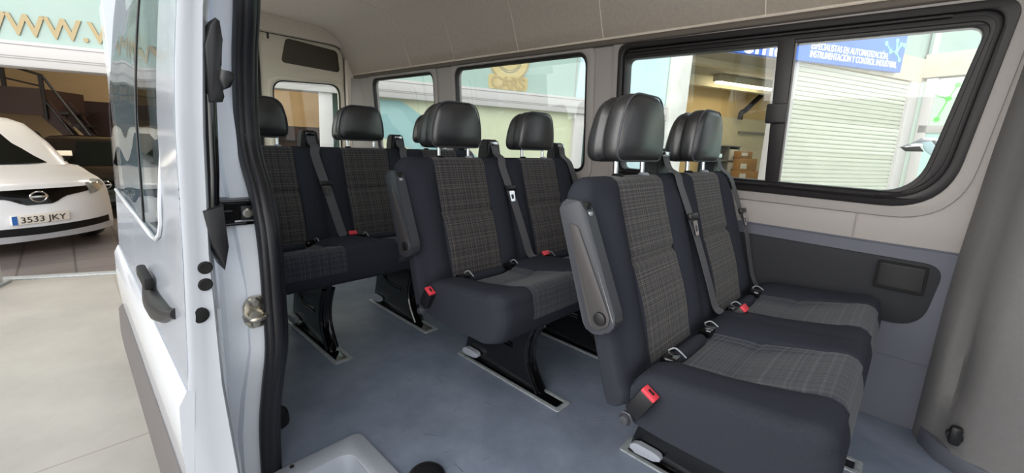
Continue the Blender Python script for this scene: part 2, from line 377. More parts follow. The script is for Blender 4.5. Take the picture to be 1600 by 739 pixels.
    mk('green_molecule_decal', bm, M['green'], s)
facade()
def showroom():
    bm = B(); fbox(bm, -9, 3.2, 0, 12, GZ-.1, GZ+.004); struct('floor_showroom', bm, M['tile'])
    bm = B(); fbox(bm, -9, 3.2, 10.7, 10.9, 1.1, 4); struct('wall_showroom_back', bm, M['tan'])
    bm = B(); fbox(bm, -9, .2, 10.6, 10.72, GZ, 1.5); fbox(bm, .2, 3.2, 10.6, 10.72, GZ, 1.1); struct('wall_showroom_dado', bm, M['brown'])
    bm = B(); fbox(bm, 3.15, 3.3, .2, 10.9, GZ, 4); struct('wall_showroom_right', bm, M['tan'])
    bm = B(); fbox(bm, -9.1, -8.9, .2, 10.9, GZ, 4); struct('wall_showroom_left', bm, M['tan'])
    bm = B(); fbox(bm, -9, 3.3, .2, 10.9, 4, 4.1); struct('ceiling_showroom', bm, M['ceil'])
    bm = B(); fbox(bm, -.75, 2.6, -.06, .06, GZ, GZ+.012, .003); struct('trim_7', bm, M['alu'])
    for i, (s, d, lb) in enumerate(((-2.6, 3.2, 'added strip lamp, out of view, lighting the showroom above the white car'), (.6, 7, 'added strip lamp, out of view, lighting the showroom near the back wall'))):
        t = thing('added_strip_lamp', F(s, d, 3.9), lb, 'lamp', 'added showroom strip lamps')  # unseen lamps added to brighten the showroom
        bm = B(); fbox(bm, s-1.2, s+1.2, d-.12, d+.12, 3.94, 3.985, .01); mk('housing', bm, M['whitemetal'], t)
        bm = B(); fbox(bm, s-1.15, s+1.15, d-.08, d+.08, 3.90, 3.94); mk('tube', bm, M['showfill'], t)
    # landing with railing and stairs
    KS = 1.35
    def Q(s, d, z): return F(2.68+(s-2.68)*KS, 7.5+(d-4.0)*1.2, 1+(z-1)*KS if z > GZ+.3 else z)
    def qbox(bm, s0, s1, d0, d1, z0, z1):
        vs = box(bm, (s0, d0, z0), (s1, d1, z1))
        for v in vs: v.co = Q(*v.co)
    t = thing('staircase', Q(-2.0, 4.5, GZ), 'dark steel landing and stairs with a black handrail, inside the showroom behind the cars', 'stairs')
    bm = B(); qbox(bm, -5, -1.74, 4.0, 5.6, 1.02, 1.46); mk('landing', bm, M['brown'], t)
    bm = B(); qbox(bm, -5, -1.76, 5.5, 5.6, GZ, 1.02); mk('landing_wall', bm, M['tan'], t)
    bm = B(); rail = [Q(-3.6, 4.05, 1.98), Q(-2.17, 4.05, 1.82), Q(-1.71, 4.05, 1.68), Q(-1.29, 4.05, .9), Q(-.7, 4.05, -.2)]
    tube(bm, [Q(-3.6, 4.05, 1.98), Q(-2.17, 4.05, 1.82), Q(-1.71, 4.05, 1.68)], .028, 8); tube(bm, [Q(-1.71, 4.05, 1.68), Q(-1.29, 4.05, .9), Q(-.75, 4.05, -.15)], .028, 8); mk('handrail', bm, M['blackst'], t)
    bm = B(); tube(bm, [Q(-3.6, 4.05, 1.73), Q(-2.2, 4.05, 1.6), Q(-1.73, 4.05, 1.5)], .018, 8); tube(bm, [Q(-1.73, 4.05, 1.28), Q(-1.35, 4.05, .58), Q(-.75, 4.05, -.5)], .018, 8); mk('lower_rail', bm, M['blackst'], t)
    for s, z1, z0 in ((-1.73, 1.68, .96), (-2.19, 1.8, 1.02), (-3.4, 1.95, 1.02), (-.8, -.05, GZ)):
        bm = B(); qbox(bm, s-.025, s+.025, 4.02, 4.07, z0, z1); mk('baluster', bm, M['blackst'], t)
    for d in (4.1, 4.9):
        bm = B(); prism(bm, [(-1.8, 1.3), (-1.72, 1.3), (-.7, -.38), (-.7, -.55), (-.88, -.55), (-1.8, .98)], lambda u, v, dd: Q(u, dd, v), d, d+.05); mk('stringer', bm, M['brown'], t)
    for k in range(8):
        bm = B(); s = -1.66+k*.125; qbox(bm, s, s+.2, 4.12, 4.92, 1.06-k*.215, 1.10-k*.215); mk('tread', bm, M['blackst'], t)
    # slatted dark rack seen through the rear window
    t = thing('slatted_rack', F(2.0, 9.8, GZ), 'dark slatted timber rack against the tan wall, seen through the rear door window', 'rack')
    for s in (.7, 1.9, 3.05):
        bm = B(); fbox(bm, s-.05, s+.05, 9.8, 10.0, GZ, 1.06); mk('upright', bm, M['blackst'], t)
    for k in range(9):
        z = -.45+k*.17; bm = B(); fbox(bm, .65, 3.1, 9.75, 9.8, z, z+.10); mk('slat', bm, M['brown'] if k % 3 else M['blackst'], t)
    bm = B(); fbox(bm, -.62, -.40, -.34, -.14, GZ, -.12, .02)
    t = thing('bollard', F(-.5, -.24, GZ), 'short white square post on the yard in front of the white car, at left edge', 'post'); mk('post', bm, M['whitemetal'], t)
    bm = B(); fbox(bm, -.66, -.36, -.38, -.10, GZ, GZ+.03, .008); mk('base_plate', bm, M['alu'], t)
showroom()

# gold lettering and emblem on the green glass
def lettering():
    bm = B(); text(bm, 'WWW.V', (1.06, .20), lambda u, v, d: fface(u-.42, v+1.775, d), .004, .012, offset=.022)
    mk('shop_lettering', bm, M['gold'], label='gold letters WWW.V on the pale green glass above the showroom opening', category='lettering')
    t = thing('glass_emblem', F(5.12, -.01, 1.74), 'pale gold round emblem over the word CARS on the green glass', 'emblem')
    bm = B()
    def ring(r0, r1, n=40): return [[(5.14+r1*math.cos(2*PI*k/n), 2.16+r1*math.sin(2*PI*k/n)) for k in range(n)], [(5.14+r0*math.cos(2*PI*k/n), 2.16+r0*math.sin(2*PI*k/n)) for k in range(n)]]
    plate(bm, ring(.20, .30), fface, .004, .010); plate(bm, ring(.02, .16), fface, .004, .010); mk('emblem_ring', bm, M['goldp'], t)
    bm = B(); plate(bm, ring(.17, .19), fface, .004, .012); plate(bm, ring(.305, .32), fface, .004, .012); mk('ring_outline', bm, M['gold'], t)
    bm = B(); plate(bm, [rrect(4.83, 1.725, 5.45, 1.93, .05)], fface, .003, .007); mk('word_ground', bm, M['goldp'], t)
    bm = B(); text(bm, 'CARS', (.54, .175), lambda u, v, d: fface(u+4.87, v+1.74, d), .008, .014, offset=.02); mk('word', bm, M['gold'], t)
lettering()

def warehouse():
    bm = B(); fbox(bm, 8.3, 19, 0, 4.2, GZ-.1, GZ+.004); struct('floor_warehouse', bm, M['whfloor'])
    bm = B(); fbox(bm, 8.3, 19, .25, 4.2, 2.98, 3.1); c = struct('ceiling_warehouse', bm, M['ceil'])
    bm = B(); fbox(bm, 8.4, 18.5, 1.35, 1.6, 2.86, 2.99); fbox(bm, 8.4, 18.5, 3.0, 3.2, 2.72, 2.99); struct('trim_13', bm, M['whwall'])
    bm = B(); fbox(bm, 8.3, 19, 4.0, 4.2, 2.06, 3.0); struct('wall_warehouse_upper', bm, M['whtan'])
    bm = B(); fbox(bm, 13.3, 19, 3.9, 4.2, GZ, 2.06); w = struct('wall_warehouse_back', bm, M['whwall'])
    bm = B(); fbox(bm, 8.3, 13.3, 4.0, 4.2, GZ, 2.06); struct('wall_warehouse_left', bm, M['whtan'])
    bm = B(); fbox(bm, 14.75, 18, 3.82, 3.9, 1.58, 1.66); mk('ledge', bm, M['shelfgrey'], w)
    bm = B(); fbox(bm, 18.9, 19, .2, 4.2, GZ, 3); struct('wall_warehouse_right', bm, M['whwall'])
    t = thing('fluorescent_lamp', F(13.6, 2.6, 2.8), 'lit yellowish fluorescent lamp on the warehouse ceiling', 'lamp')
    bm = B(); fbox(bm, 12.1, 14.35, 2.52, 2.72, 2.80, 2.975, .01); mk('housing', bm, M['ceil'], t)
    bm = B(); fbox(bm, 12.15, 14.3, 2.55, 2.69, 2.755, 2.80, .01); mk('tube', bm, M['tube'], t)
    bm = B(); tube(bm, smooth_path([F(14.52, 3.7, 2.0), F(14.54, 3.7, 2.2), F(14.68, 3.7, 2.28), F(14.88, 3.7, 2.44), F(15.5, 3.7, 2.95)]), .075, 10)
    mk('vent_pipe', bm, M['blk'], label='black bent vent pipe rising to the warehouse ceiling', category='pipe')
    t = thing('shelving_unit', F(13.9, 3.7, GZ), 'grey open shelving unit against the warehouse wall beside cardboard boxes', 'shelf')
    s0, s1 = 13.25, 14.45
    for s in (s0, 14.0, s1):
        bm = B(); fbox(bm, s-.02, s+.02, 3.5, 3.88, GZ, 1.17); mk('side_panel', bm, M['shelfgrey'], t)
    bm = B(); fbox(bm, s0, s1, 3.86, 3.89, GZ, 1.17); mk('back_panel', bm, M['shelfgrey'], t)
    for z in (-.5, -.05, .32, .72, 1.17):
        bm = B(); fbox(bm, s0-.03, s1+.03, 3.48, 3.88, z-.015, z+.015); mk('shelf_board', bm, M['shelfgrey'], t)
    for i, (s, z, nm, m, lb) in enumerate(((13.6, .335, 'jar', M['brown'], 'dark reddish jar on the lower shelf of the grey unit'), (13.7, .735, 'bottle', M['tape'], 'small white bottle on the upper shelf of the grey unit'))):
        bm = B(); lathe(bm, [(0, 0), (.07, 0), (.075, .1), (.05, .16), (.03, .18), (.03, .22), (0, .22)], F(s, 3.62, z)); mk(nm, bm, m, label=lb, category=nm)
    for i, (z, lb) in enumerate(((.735, 'upper white binder box in the grey shelving unit'), (.335, 'lower white binder box in the grey shelving unit'))):
        t = thing('box_file', F(14.22, 3.6, z), lb, 'box file', 'binder boxes in the grey shelving')
        bm = B(); fbox(bm, 14.07, 14.38, 3.47, 3.85, z, z+.34, .006); mk('case', bm, M['tape'], t)
        bm = B(); lathe(bm, [(0, 0), (.05, 0), (.05, .004), (0, .004)], (0, 0, 0), 'Y', 14); bmesh.ops.transform(bm, matrix=FM@Matrix.Translation((14.22, 3.462, z+.1)), verts=bm.verts[:]); mk('finger_hole', bm, M['hole'], t)
    bx = [(13.75, 15.15, 2.9, 3.15, GZ, .16, 'lowest cardboard box, under the wide flat one on the warehouse pile'), (13.8, 15.0, 2.92, 3.15, .16, .45, 'wide flat cardboard box with a torn end in the warehouse pile'), (13.82, 14.6, 2.95, 3.15, .45, .83, 'square taped cardboard box in the middle of the warehouse pile'), (13.8, 14.35, 2.95, 3.15, .83, 1.03, 'small cardboard box on top of the warehouse pile')]
    for i, (s0, s1, d0, d1, z0, z1, lb) in enumerate(bx):
        t = thing('cardboard_box', F((s0+s1)/2, (d0+d1)/2, z0), lb, 'box', 'cardboard boxes in the warehouse')
        bm = B(); fbox(bm, s0, s1, d0, d1, z0, z1, .012); mk('carton', bm, M['card'], t)
        bm = B(); fbox(bm, s0+.08, s0+.34, d0-.004, d0+.01, z0+.07, min(z1-.04, z0+.22)); mk('paper_label', bm, M['tape'], t)
    # roller shutter
    t = thing('roller_shutter', F(13.5, .1, GZ), 'closed white roller shutter of thin horizontal slats under the blue sign', 'shutter')
    bm = B(); n = 38; h = (2.86-GZ)/n; rings = []
    for k in range(n):
        z = GZ+k*h
        for dz, d in ((0, .085), (.016, .085), (.02, .06), (h*.6, .052), (h*.96, .060)): rings.append([F(11.44, d, z+dz), F(15.6, d, z+dz)])
    R = [[bm.verts.new(p) for p in r] for r in rings]
    for a, b in zip(R, R[1:]): bm.faces.new((a[0], a[1], b[1], b[0]))
    bmesh.ops.solidify(bm, geom=bm.faces[:], thickness=.01)
    mk('slat_curtain', bm, M['shutter'], t, angle=.5)
    for s in (11.42, 15.58):
        bm = B(); fbox(bm, s, s+.05, .02, .14, GZ, 2.88); mk('guide_rail', bm, M['whitemetal'], t)
    # blue sign
    t = thing('shop_sign', F(12.2, -.1, 2.9), 'long blue shop sign with white lettering above the roller shutter', 'sign')
    bm = B(); prism(bm, [(8.7, 2.73), (14.72, 2.965), (14.72, 4.05), (8.7, 3.85)], fface, .02, .14, .01); mk('sign_panel', bm, M['blue'], t)
    
    for ch, u0, w in (('e', 0, .29), ('m', .34, .46), ('a', .85, .27), ('s', 1.17, .25)):
        bm = B(); text(bm, ch, (w, .44), lambda u, v, d: fface(u+u0+9.62, v+2.85+.04*(u+u0-1.6), d), .142, .15, offset=.018); mk('large_letter', bm, M['white'], t)
    bm = B(); text(bm, 'ESPECIALISTAS EN AUTOMATIZACI\u00d3N,', (2.62, .13), lambda u, v, d: fface(u+11.5, v+3.075+.04*u, d), .142, .15, offset=.01); text(bm, 'INSTRUMENTACI\u00d3N Y CONTROL INDUSTRIAL', (3.0, .13), lambda u, v, d: fface(u+11.5, v+2.92+.04*u, d), .142, .15, offset=.01); mk('small_letters', bm, M['white'], t)
    bm = B(); nd = [(13.96, 3.49), (14.17, 3.35), (14.39, 3.36), (14.35, 3.60), (14.52, 3.54), (14.64, 3.54), (14.56, 3.22)]
    for u, v in nd: plate(bm, [[(u+.05*math.cos(a*PI/8), v+.05*math.sin(a*PI/8)) for a in range(16)]], fface, .142, .15)
    for i, j in ((0, 1), (1, 2), (2, 3), (2, 4), (4, 5), (2, 6)): tube(bm, [fface(*nd[i], .146), fface(*nd[j], .146)], .016, 6)
    mk('molecule_logo', bm, M['mint'], t)
    # wing mirror on its arm, outside the sliding window
    t = thing('wing_mirror', (1.0, 3.02, .95), 'pointed silver and black wing mirror outside the sliding window', 'mirror')
    P = [(.775, 1.085), (.83, 1.105), (.88, 1.15), (.95, 1.15), (1.0, 1.09), (.95, 1.05), (.9, 1.07), (.8, 1.07)]
    bm = B(); prism(bm, [(.775, 1.083), (.83, 1.105), (.885, 1.15), (.96, 1.15), (1.0, 1.10), (.9, 1.10), (.82, 1.09)], lambda u, v, d: Vector((u, d, v)), 2.93, 3.07, .008); mk('silver_shell', bm, M['chrome'], t)
    bm = B(); prism(bm, [(.79, 1.083), (.88, 1.095), (.905, 1.065), (.815, 1.062)], lambda u, v, d: Vector((u, d, v)), 2.94, 3.06, .005); mk('black_housing', bm, M['blk'], t)
    bm = B(); prism(bm, [(.885, 1.12), (.93, 1.13), (.96, 1.09), (.945, 1.04), (.91, 1.07)], lambda u, v, d: Vector((u, d, v)), 2.925, 3.05, .004); mk('mirror_glass', bm, M['bluepanel'], t)
    bm = B(); tube(bm, [(.97, 3.0, 1.1), (1.15, 3.02, 1.02), (1.2, 3.02, .6), (1.2, 3.02, GZ)], .025, 8); mk('arm', bm, M['blk'], t)
warehouse()

# ------------------------------------------------------------------ cars in the showroom
def car(root, x0, yc, body, sz=1.0, length=3.6, plate_text=None):
    prof = [(-.16, .17), (-.03, .19), (.0, .27), (-.005, .36), (-.01, .46), (-.03, .60), (-.06, .72), (-.10, .80), (-.17, .865), (-.35, .93), (-.6, 1.0), (-.95, 1.09)]
    H = .845
    def S(y, z, off=0):                               # point on the nose at height z
        x = interp(z, [(p[1], p[0]) for p in prof]); t = abs(y)/H
        return Vector((x0 + x - .30*t**2.6 + off, yc+y, GZ+z*sz))
    bm = B(); ny = 28; rings = []
    dense = []
    for a, b in zip(prof, prof[1:]):
        for k in range(3): dense.append((lerp(a[0], b[0], k/3), lerp(a[1], b[1], k/3)))
    dense.append(prof[-1])
    for px, pz in dense:
        ring = []
        for k in range(ny+1):
            y = -H + 2*H*k/ny; t = abs(y)/H; hood = max(0, min(1, (pz-.8)/.2))
            fade = .30*(1-.75*max(0, min(1, (pz-.86)/.2)))
            ring.append(Vector((x0+px-fade*t**2.6, yc+y, GZ+sz*(pz-hood*.07*t**2.5))))
        rings.append(ring)
    R = loft(bm, rings, closed=False, caps=False)
    xr = x0-length                                    # flanks, tail, underside
    rear = [bm.verts.new(Vector((xr, yc-H+2*H*k/ny, GZ+sz*1.05))) for k in range(ny+1)]
    for k in range(ny): bm.faces.new((R[-1][k], R[-1][k+1], rear[k+1], rear[k]))
    for e in (0, ny):
        col = [r[e] for r in R]; q = bm.verts.new(Vector((xr, yc-H+2*H*(e/ny), GZ+sz*.2))); bm.faces.new(col+[rear[e], q])
    mk('body', bm, body, root)
    bm = B(); base = []; top = []
    def ol(xf, xb, w, z, rf):
        p = rpoly([(xf, -w), (xf, w), (xb, w), (xb, -w)], [rf, rf, .15, .15], 8); return [Vector((x0+a, yc+b, GZ+sz*z)) for a, b in p]
    loft(bm, [ol(-.84, -length, .80, 1.04, .42), ol(-1.28, -length+.05, .77, 1.32, .34), ol(-1.72, -length+.12, .69, 1.58, .28), ol(-1.95, -length+.25, .60, 1.65, .26), ol(-2.4, -length+.7, .35, 1.68, .2)])
    mk('cabin', bm, body, root)
    def ws(y, t, off):                                 # windscreen sheet
        w = lerp(.74, .62, t); z = lerp(1.075, 1.56, t); x = lerp(-.86, -1.69, t) - .20*abs(y)**2.4 + off
        return Vector((x0+x, yc+y*w, GZ+sz*z))
    bm = B(); rings = []
    for k in range(11):
        t = k/10; rings.append([ws(-1+2*j/16, t, .028) for j in range(17)])
    R = loft(bm, rings, closed=False, caps=False); bmesh.ops.solidify(bm, geom=bm.faces[:], thickness=.015); mk('windscreen', bm, M['carglass'], root)
    for sgn in (-1, 1):
        bm = B(); prism(bm, rpoly([(-1.35, 1.1), (-1.72, 1.48), (-2.6, 1.50), (-2.6, 1.1)], .06), lambda u, v, d: Vector((x0+u, yc+sgn*(lerp(.80, .70, (v-1.04)/.7)+d), GZ+sz*v)), -.02, .012); mk('side_window', bm, M['carglass'], root)
        for xw in (-.78, -length+.65):
            w = None; bm = B(); lathe(bm, [(0, -.1), (.2, -.1), (.31, -.09), (.32, .0), (.31, .09), (.2, .1), (0, .1)], (x0+xw, yc+sgn*.76, GZ+.318), 'Y', 26); w = mk('wheel', bm, M['rubber'], root)
            bm = B(); lathe(bm, [(0, .104*sgn), (.19, .104*sgn), (.19, .09*sgn)], (x0+xw, yc+sgn*.76, GZ+.318), 'Y', 20); mk('hub_cap', bm, M['alu'], w)
    def strip(zlo, zhi, y0, y1, off, n=20, m=5, th=.02):
        bm = B(); rings = []
        for i in range(n+1):
            y = lerp(y0, y1, i/n); a, b = zlo(y), zhi(y); rings.append([S(y, lerp(a, b, j/m), off) for j in range(m+1)])
        loft(bm, rings, closed=False, caps=False); bmesh.ops.solidify(bm, geom=bm.faces[:], thickness=th); return bm
    tab = [(0, .63), (.13, .63), (.26, .71), (.56, .75)]
    mk('grille', strip(lambda y: interp(abs(y), tab), lambda y: .815-.01*abs(y), -.56, .56, .012), M['blkgloss'], root)
    mk('lower_intake', strip(lambda y: .265+.03*abs(y), lambda y: .36+.02*abs(y), -.76, .76, .01), M['blk'], root)
    mk('bumper_lip', strip(lambda y: .2+.03*abs(y), lambda y: .262+.03*abs(y), -.79, .79, .025, th=.03), body, root)
    for sgn in (-1, 1):
        y0, y1 = (.54, .80) if sgn > 0 else (-.80, -.54)
        hl = mk('headlight', strip(lambda y: interp(abs(y), [(.54, .70), (.66, .72), (.8, .80)]), lambda y: interp(abs(y), [(.54, .84), (.68, .885), (.8, .86)]), y0, y1, .02, 10, 5), M['lamp'], root)
        bm = B(); lathe(bm, [(0, .02), (.05, .018), (.06, 0), (0, 0)], S(sgn*.66, .79, .02), 'X', 18); mk('headlight_lens', bm, M['chrome'], hl)
    bm = B(); c = S(0, .725, .03)
    tube(bm, [c+Vector((0, .075*math.cos(2*PI*k/28), .062*math.sin(2*PI*k/28))) for k in range(28)], .010, 8, closed=True)
    box(bm, c+Vector((-.01, -.085, -.014)), c+Vector((.012, .085, .014)), .004); mk('emblem', bm, M['chrome'], root)
    if plate_text:
        c = S(-.02, .465, .03); bm = B(); box(bm, c+Vector((-.04, -.26, -.055)), c+Vector((0, .26, .055)), .004); pl = mk('number_plate', bm, M['plate'], root)
        bm = B(); box(bm, c+Vector((-.01, -.258, -.052)), c+Vector((.003, -.212, .052))); mk('country_band', bm, M['plateblue'], pl)
        bm = B(); text(bm, plate_text, (.41, .072), lambda u, v, d: c+Vector((d, u-.185, v-.036)), .001, .005, offset=.006); mk('plate_characters', bm, M['ink'], pl)
    return S
t = thing('car', (-6.85, -1.12, GZ), 'white small van with number plate 3533 JKY parked nose out in the showroom', 'car')
car(t, -6.85, -1.12, M['carwhite'], plate_text='3533 JKY')
t.rotation_euler.z = math.radians(23)
t = thing('car', (-10.6, -.42, GZ), 'black car behind the white small van in the showroom', 'car')
S2 = car(t, -9.2, -.42, M['carblack'], sz=.81, length=2.9)
bm = B(); box(bm, (-10.15, -.98, GZ+1.03), (-10.14, -.76, GZ+1.18)); bmesh.ops.rotate(bm, cent=(-10.145, -.87, GZ+1.03), matrix=Matrix.Rotation(-1.0, 3, 'Y'), verts=bm.verts[:])
mk('paper_sheet', bm, M['tape'], label='sheet of paper on the windscreen of the black car', category='paper')

# ================================================================== SETTING: the van body
def WY(z): return 1.25 - .094*(z-.69)                                # upper side panel leans in
def wall(u, v, d): return Vector((u, WY(v)-d, v))                    # d counts inward
WIN = {1: rrect(-2.87, .84, -1.93, 1.49, .07), 2: rrect(-1.66, .84, -.51, 1.495, .07),
       3: rpoly([(-.30, .845), (.98, .845), (1.04, 1.49), (-.30, 1.50)], [.06, .17, .06, .05], 10)}
def inset(poly, k):
    c = Vector((sum(p[0] for p in poly)/len(poly), sum(p[1] for p in poly)/len(poly)))
    w = max(p[0] for p in poly)-min(p[0] for p in poly); h = max(p[1] for p in poly)-min(p[1] for p in poly)
    return [(c.x+(p[0]-c.x)*(1-2*k/w), c.y+(p[1]-c.y)*(1-2*k/h)) for p in poly]
def van_shell():
    # floor with the step well cut out
    bm = B(); fn = lambda u, v, d: Vector((u, v, d))
    plate(bm, [[(-3.35, -.52), (-.30, -.52), (-.30, -.28), (.85, -.28), (.85, -.60), (2.3, -.60), (2.3, 1.28), (-3.35, 1.28)]], fn, -.03, 0)
    fl = struct('floor', bm, M['floor'])
    # lower side wall
    bm = B(); box(bm, (-3.35, 1.25, -.05), (2.3, 1.31, .69)); w = struct('wall_left', bm, M['lower'])
    bm = B(); plate(bm, [rpoly([(-1.5, .40), (1.0, .395), (1.028, .64), (-1.5, .65)], [.05, .09, .06, .05], 8)], lambda u, v, d: Vector((u, 1.25-d, v)), -.002, .012, .004); mk('pocket_panel', bm, M['pocket'], w)
    bm = B(); plate(bm, [rrect(.855, .53, .983, .622, .008)], lambda u, v, d: Vector((u, 1.238-d, v)), 0, .012, .003); lp = mk('side_lamp', bm, mat('dark_lamp_lens', (22, 22, 24), .55), w)
    bm = B(); plate(bm, [rrect(.849, .524, .989, .628, .006), rrect(.857, .532, .981, .620, .005)], lambda u, v, d: Vector((u, 1.238-d, v)), 0, .014, .002); mk('lamp_bezel', bm, M['hole'], lp)
    bm = B(); tube(bm, [(-3.3, 1.249, .69), (1.1, 1.249, .69)], .004, 6); tube(bm, [(.2, 1.249, .27), (1.08, 1.249, .262)], .003, 6); mk('panel_seam', bm, M['lower'], w)
    # upper side panel with window openings
    bm = B(); plate(bm, [[(-3.35, .692), (1.3, .692), (1.3, 1.62), (-3.35, 1.62)]]+[WIN[i] for i in (1, 2, 3)], wall, -.05, 0, .004)
    up = struct('wall_left_upper', bm, M['trim'])
    bm = B()
    for i in (1, 2, 3): plate(bm, [inset(WIN[i], -.05), inset(WIN[i], -.004)], wall, -.01, .014, .006)
    mk('window_surround', bm, M['trim'], up)
    bm = B()
    for x in (.76, -.42): tube(bm, [wall(x, .70, .001), wall(x, .80, .001)], .004, 6)
    mk('panel_seam', bm, M['trim'], up)
    for i in (1, 2):
        bm = B(); plate(bm, [inset(WIN[i], -.006), inset(WIN[i], .012)], wall, -.022, .006, .004); wn = struct('window_%d' % i, bm, M['frame'])
        bm = B(); plate(bm, [inset(WIN[i], .008)], wall, -.016, -.012); mk('pane', bm, M['glass'], wn)
    # sliding window
    o = WIN[3]
    bm = B(); plate(bm, [inset(o, -.012), inset(o, .018)], wall, -.04, .026, .008); wn = struct('window_3', bm, M['frame'])
    inner = rpoly([(-.268, .885), (.905, .885), (.985, 1.432), (-.268, 1.44)], [.03, .12, .045, .035], 10)
    bm = B(); plate(bm, [inset(o, .012), inner], wall, -.05, .006, .004); plate(bm, [inset(o, .03), inset(inner, -.012)], wall, .0, .012, .003); mk('inner_frame', bm, M['frame'], wn)
    bm = B(); prism(bm, [(.428, .88), (.478, .88), (.468, 1.455), (.408, 1.455)], wall, -.03, .012, .004); mk('divider_bar', bm, M['frame'], wn)
    bm = B(); tube(bm, [wall(.482, .89, .002), wall(.472, 1.445, .002)], .004, 6); mk('divider_edge', bm, M['greyline'], wn)
    bm = B(); plate(bm, [rrect(.402, 1.125, .478, 1.205, .01)], wall, .01, .03, .005); mk('latch', bm, M['frame'], wn)
    bm = B(); plate(bm, [rpoly([(-.29, .87), (.45, .87), (.45, 1.46), (-.29, 1.46)], .02)], wall, -.03, -.025); mk('pane', bm, M['glass'], wn)
    bm = B(); plate(bm, [rpoly([(.44, .87), (.94, .87), (1.0, 1.45), (.44, 1.46)], [.01, .1, .04, .01], 8)], wall, -.016, -.011); mk('pane', bm, M['glass'], wn)
    bm = B(); tube(bm, [wall(-.25, 1.472, .02), wall(.90, 1.468, .02)], .006, 6); tube(bm, [wall(-.25, .868, .02), wall(.80, .866, .02)], .006, 6); mk('slide_track', bm, M['frame'], wn)
    # ceiling: padded headliner, one cross-section swept along the van
    sec = [(1.178, 1.535), (1.165, 1.545), (1.145, 1.58), (1.10, 1.69), (1.055, 1.79), (1.0, 1.86), (.93, 1.905), (.84, 1.928), (.65, 1.938), (.35, 1.942), (.05, 1.938), (-.16, 1.925), (-.28, 1.895), (-.37, 1.84), (-.45, 1.75)]
    sec = [(p.x, p.y) for p in smooth_path([(a, b, 0) for a, b in sec], 4)]
    bm = B(); rings = []
    xs = [-3.34, -3.2, -2.8, -2.25, -1.66, -1.02, -.41, .3, 1.1, 2.0]
    for x in xs: rings.append([Vector((x, y, z)) for y, z in sec])
    loft(bm, rings, closed=False, caps=False); bmesh.ops.solidify(bm, geom=bm.faces[:], thickness=-.04)
    ce = struct('ceiling', bm, M['headliner'])
    for x in (-2.22, -1.65, -1.02, -.41, .35):
        bm = B(); tube(bm, [(x, y, z) for y, z in sec], .0032, 6); mk('seam_piping', bm, M['headliner'], ce)
    bm = B(); tube(bm, [(-3.2, 1.16, 1.548), (1.9, 1.16, 1.548)], .007, 8); mk('edge_piping', bm, M['headliner'], ce)
    bm = B(); box(bm, (-3.2, 1.145, 1.512), (1.35, 1.185, 1.542), .010, 3)
    mk('groove_shade_strip', bm, mat('groove_shade_brown', (104, 96, 88), .6), ce)  # shade of the groove under the headliner, put in as a dark brown strip
    # outer skin of the roof and far side, white
    bm = B(); loft(bm, [[Vector((x, y, z)) for y, z in ((1.30, -.3), (1.33, .5), (1.24, 1.5), (1.15, 1.85), (.95, 2.0), (.35, 2.03), (-.25, 2.0), (-.48, 1.86))] for x in (-3.4, 2.0)], closed=False, caps=False)
    for f in list(bm.faces):
        c = f.calc_center_median()
        if c.z < 1.62: bm.faces.remove(f)
    bmesh.ops.solidify(bm, geom=bm.faces[:], thickness=.01); struct('roof_skin', bm, M['paint'])
    # rear end
    def rear(u, v, d): return Vector((-3.30+d, u, v))
    bm = B(); plate(bm, [[(-.56, -.03), (1.28, -.03), (1.28, 1.6), (1.1, 2.0), (-.4, 2.0), (-.56, 1.6)], rpoly([(-.44, .02), (1.13, .02), (1.10, 1.80), (-.41, 1.80)], [.02, .02, .12, .12], 8)], rear, -.1, .06, .01); struct('wall_rear', bm, M['headliner'])
    for k, (a, b) in enumerate(((.352, 1.12), (-.43, .348))):
        sgn = 1 if k == 0 else -1
        m = lambda u: u if k == 0 else .70-u
        out = rpoly([(m(.352), .03), (m(1.125), .03), (m(1.095), 1.79), (m(.352), 1.84)], [.02, .02, .12, .02], 8)
        hole = rpoly([(m(.46), .72), (m(1.07), .70), (m(1.055), 1.445), (m(.46), 1.415)], [.08, .08, .10, .10], 8)
        bm = B(); plate(bm, [out, hole], rear, -.06, .0, .008); d = struct('door_%d' % (k+1), bm, M['reardoor'])
        bm = B(); plate(bm, [rpoly([(m(.535), 1.575), (m(1.062), 1.56), (m(1.04), 1.755), (m(.58), 1.785)], .04, 6)], rear, -.01, .004, .003); mk('upper_panel', bm, M['dark'], d)
        bm = B(); plate(bm, [inset(hole, -.045), inset(hole, -.012)], rear, -.01, .008, .006); mk('pressed_rim', bm, M['reardoor'], d)
        bm = B(); plate(bm, [inset(hole, -.004), inset(hole, .006)], rear, -.02, .002, .002); mk('window_seal', bm, M['rubber'], d)
        bm = B(); plate(bm, [inset(hole, .002)], rear, -.015, -.012); mk('pane', bm, M['glass'], d)
        bm = B(); plate(bm, [rrect(min(m(.40), m(.47)), 1.735, max(m(.40), m(.47)), 1.82, .01)], rear, -.002, .008, .003); plate(bm, [rrect(min(m(.428), m(.444)), 1.75, max(m(.428), m(.444)), 1.815, .004)], rear, .008, .012, mi=1); mk('latch_plate', bm, [M['reardoor'], M['brown']], d)
    bm = B(); box(bm, (-3.36, .336, .03), (-3.285, .364, 1.83), .008); struct('trim_8', bm, M['rubber'])
    bm = B(); tube(bm, [rear(u, v, .01) for u, v in rpoly([(-.44, .02), (1.13, .02), (1.10, 1.80), (-.41, 1.80)], [.02, .02, .12, .12], 8)], .006, 8, closed=True); struct('trim_9', bm, M['rubber'])
    # rear corner trim
    bm = B(); loft(bm, [[Vector((x, y, z)) for x, y in ((-3.29, 1.12), (-3.22, 1.15), (-3.1, 1.19), (-2.93, 1.215), (-2.93, 1.26), (-3.29, 1.26))] for z in (.0, .7, 1.52)]); struct('trim_10', bm, M['trim'])
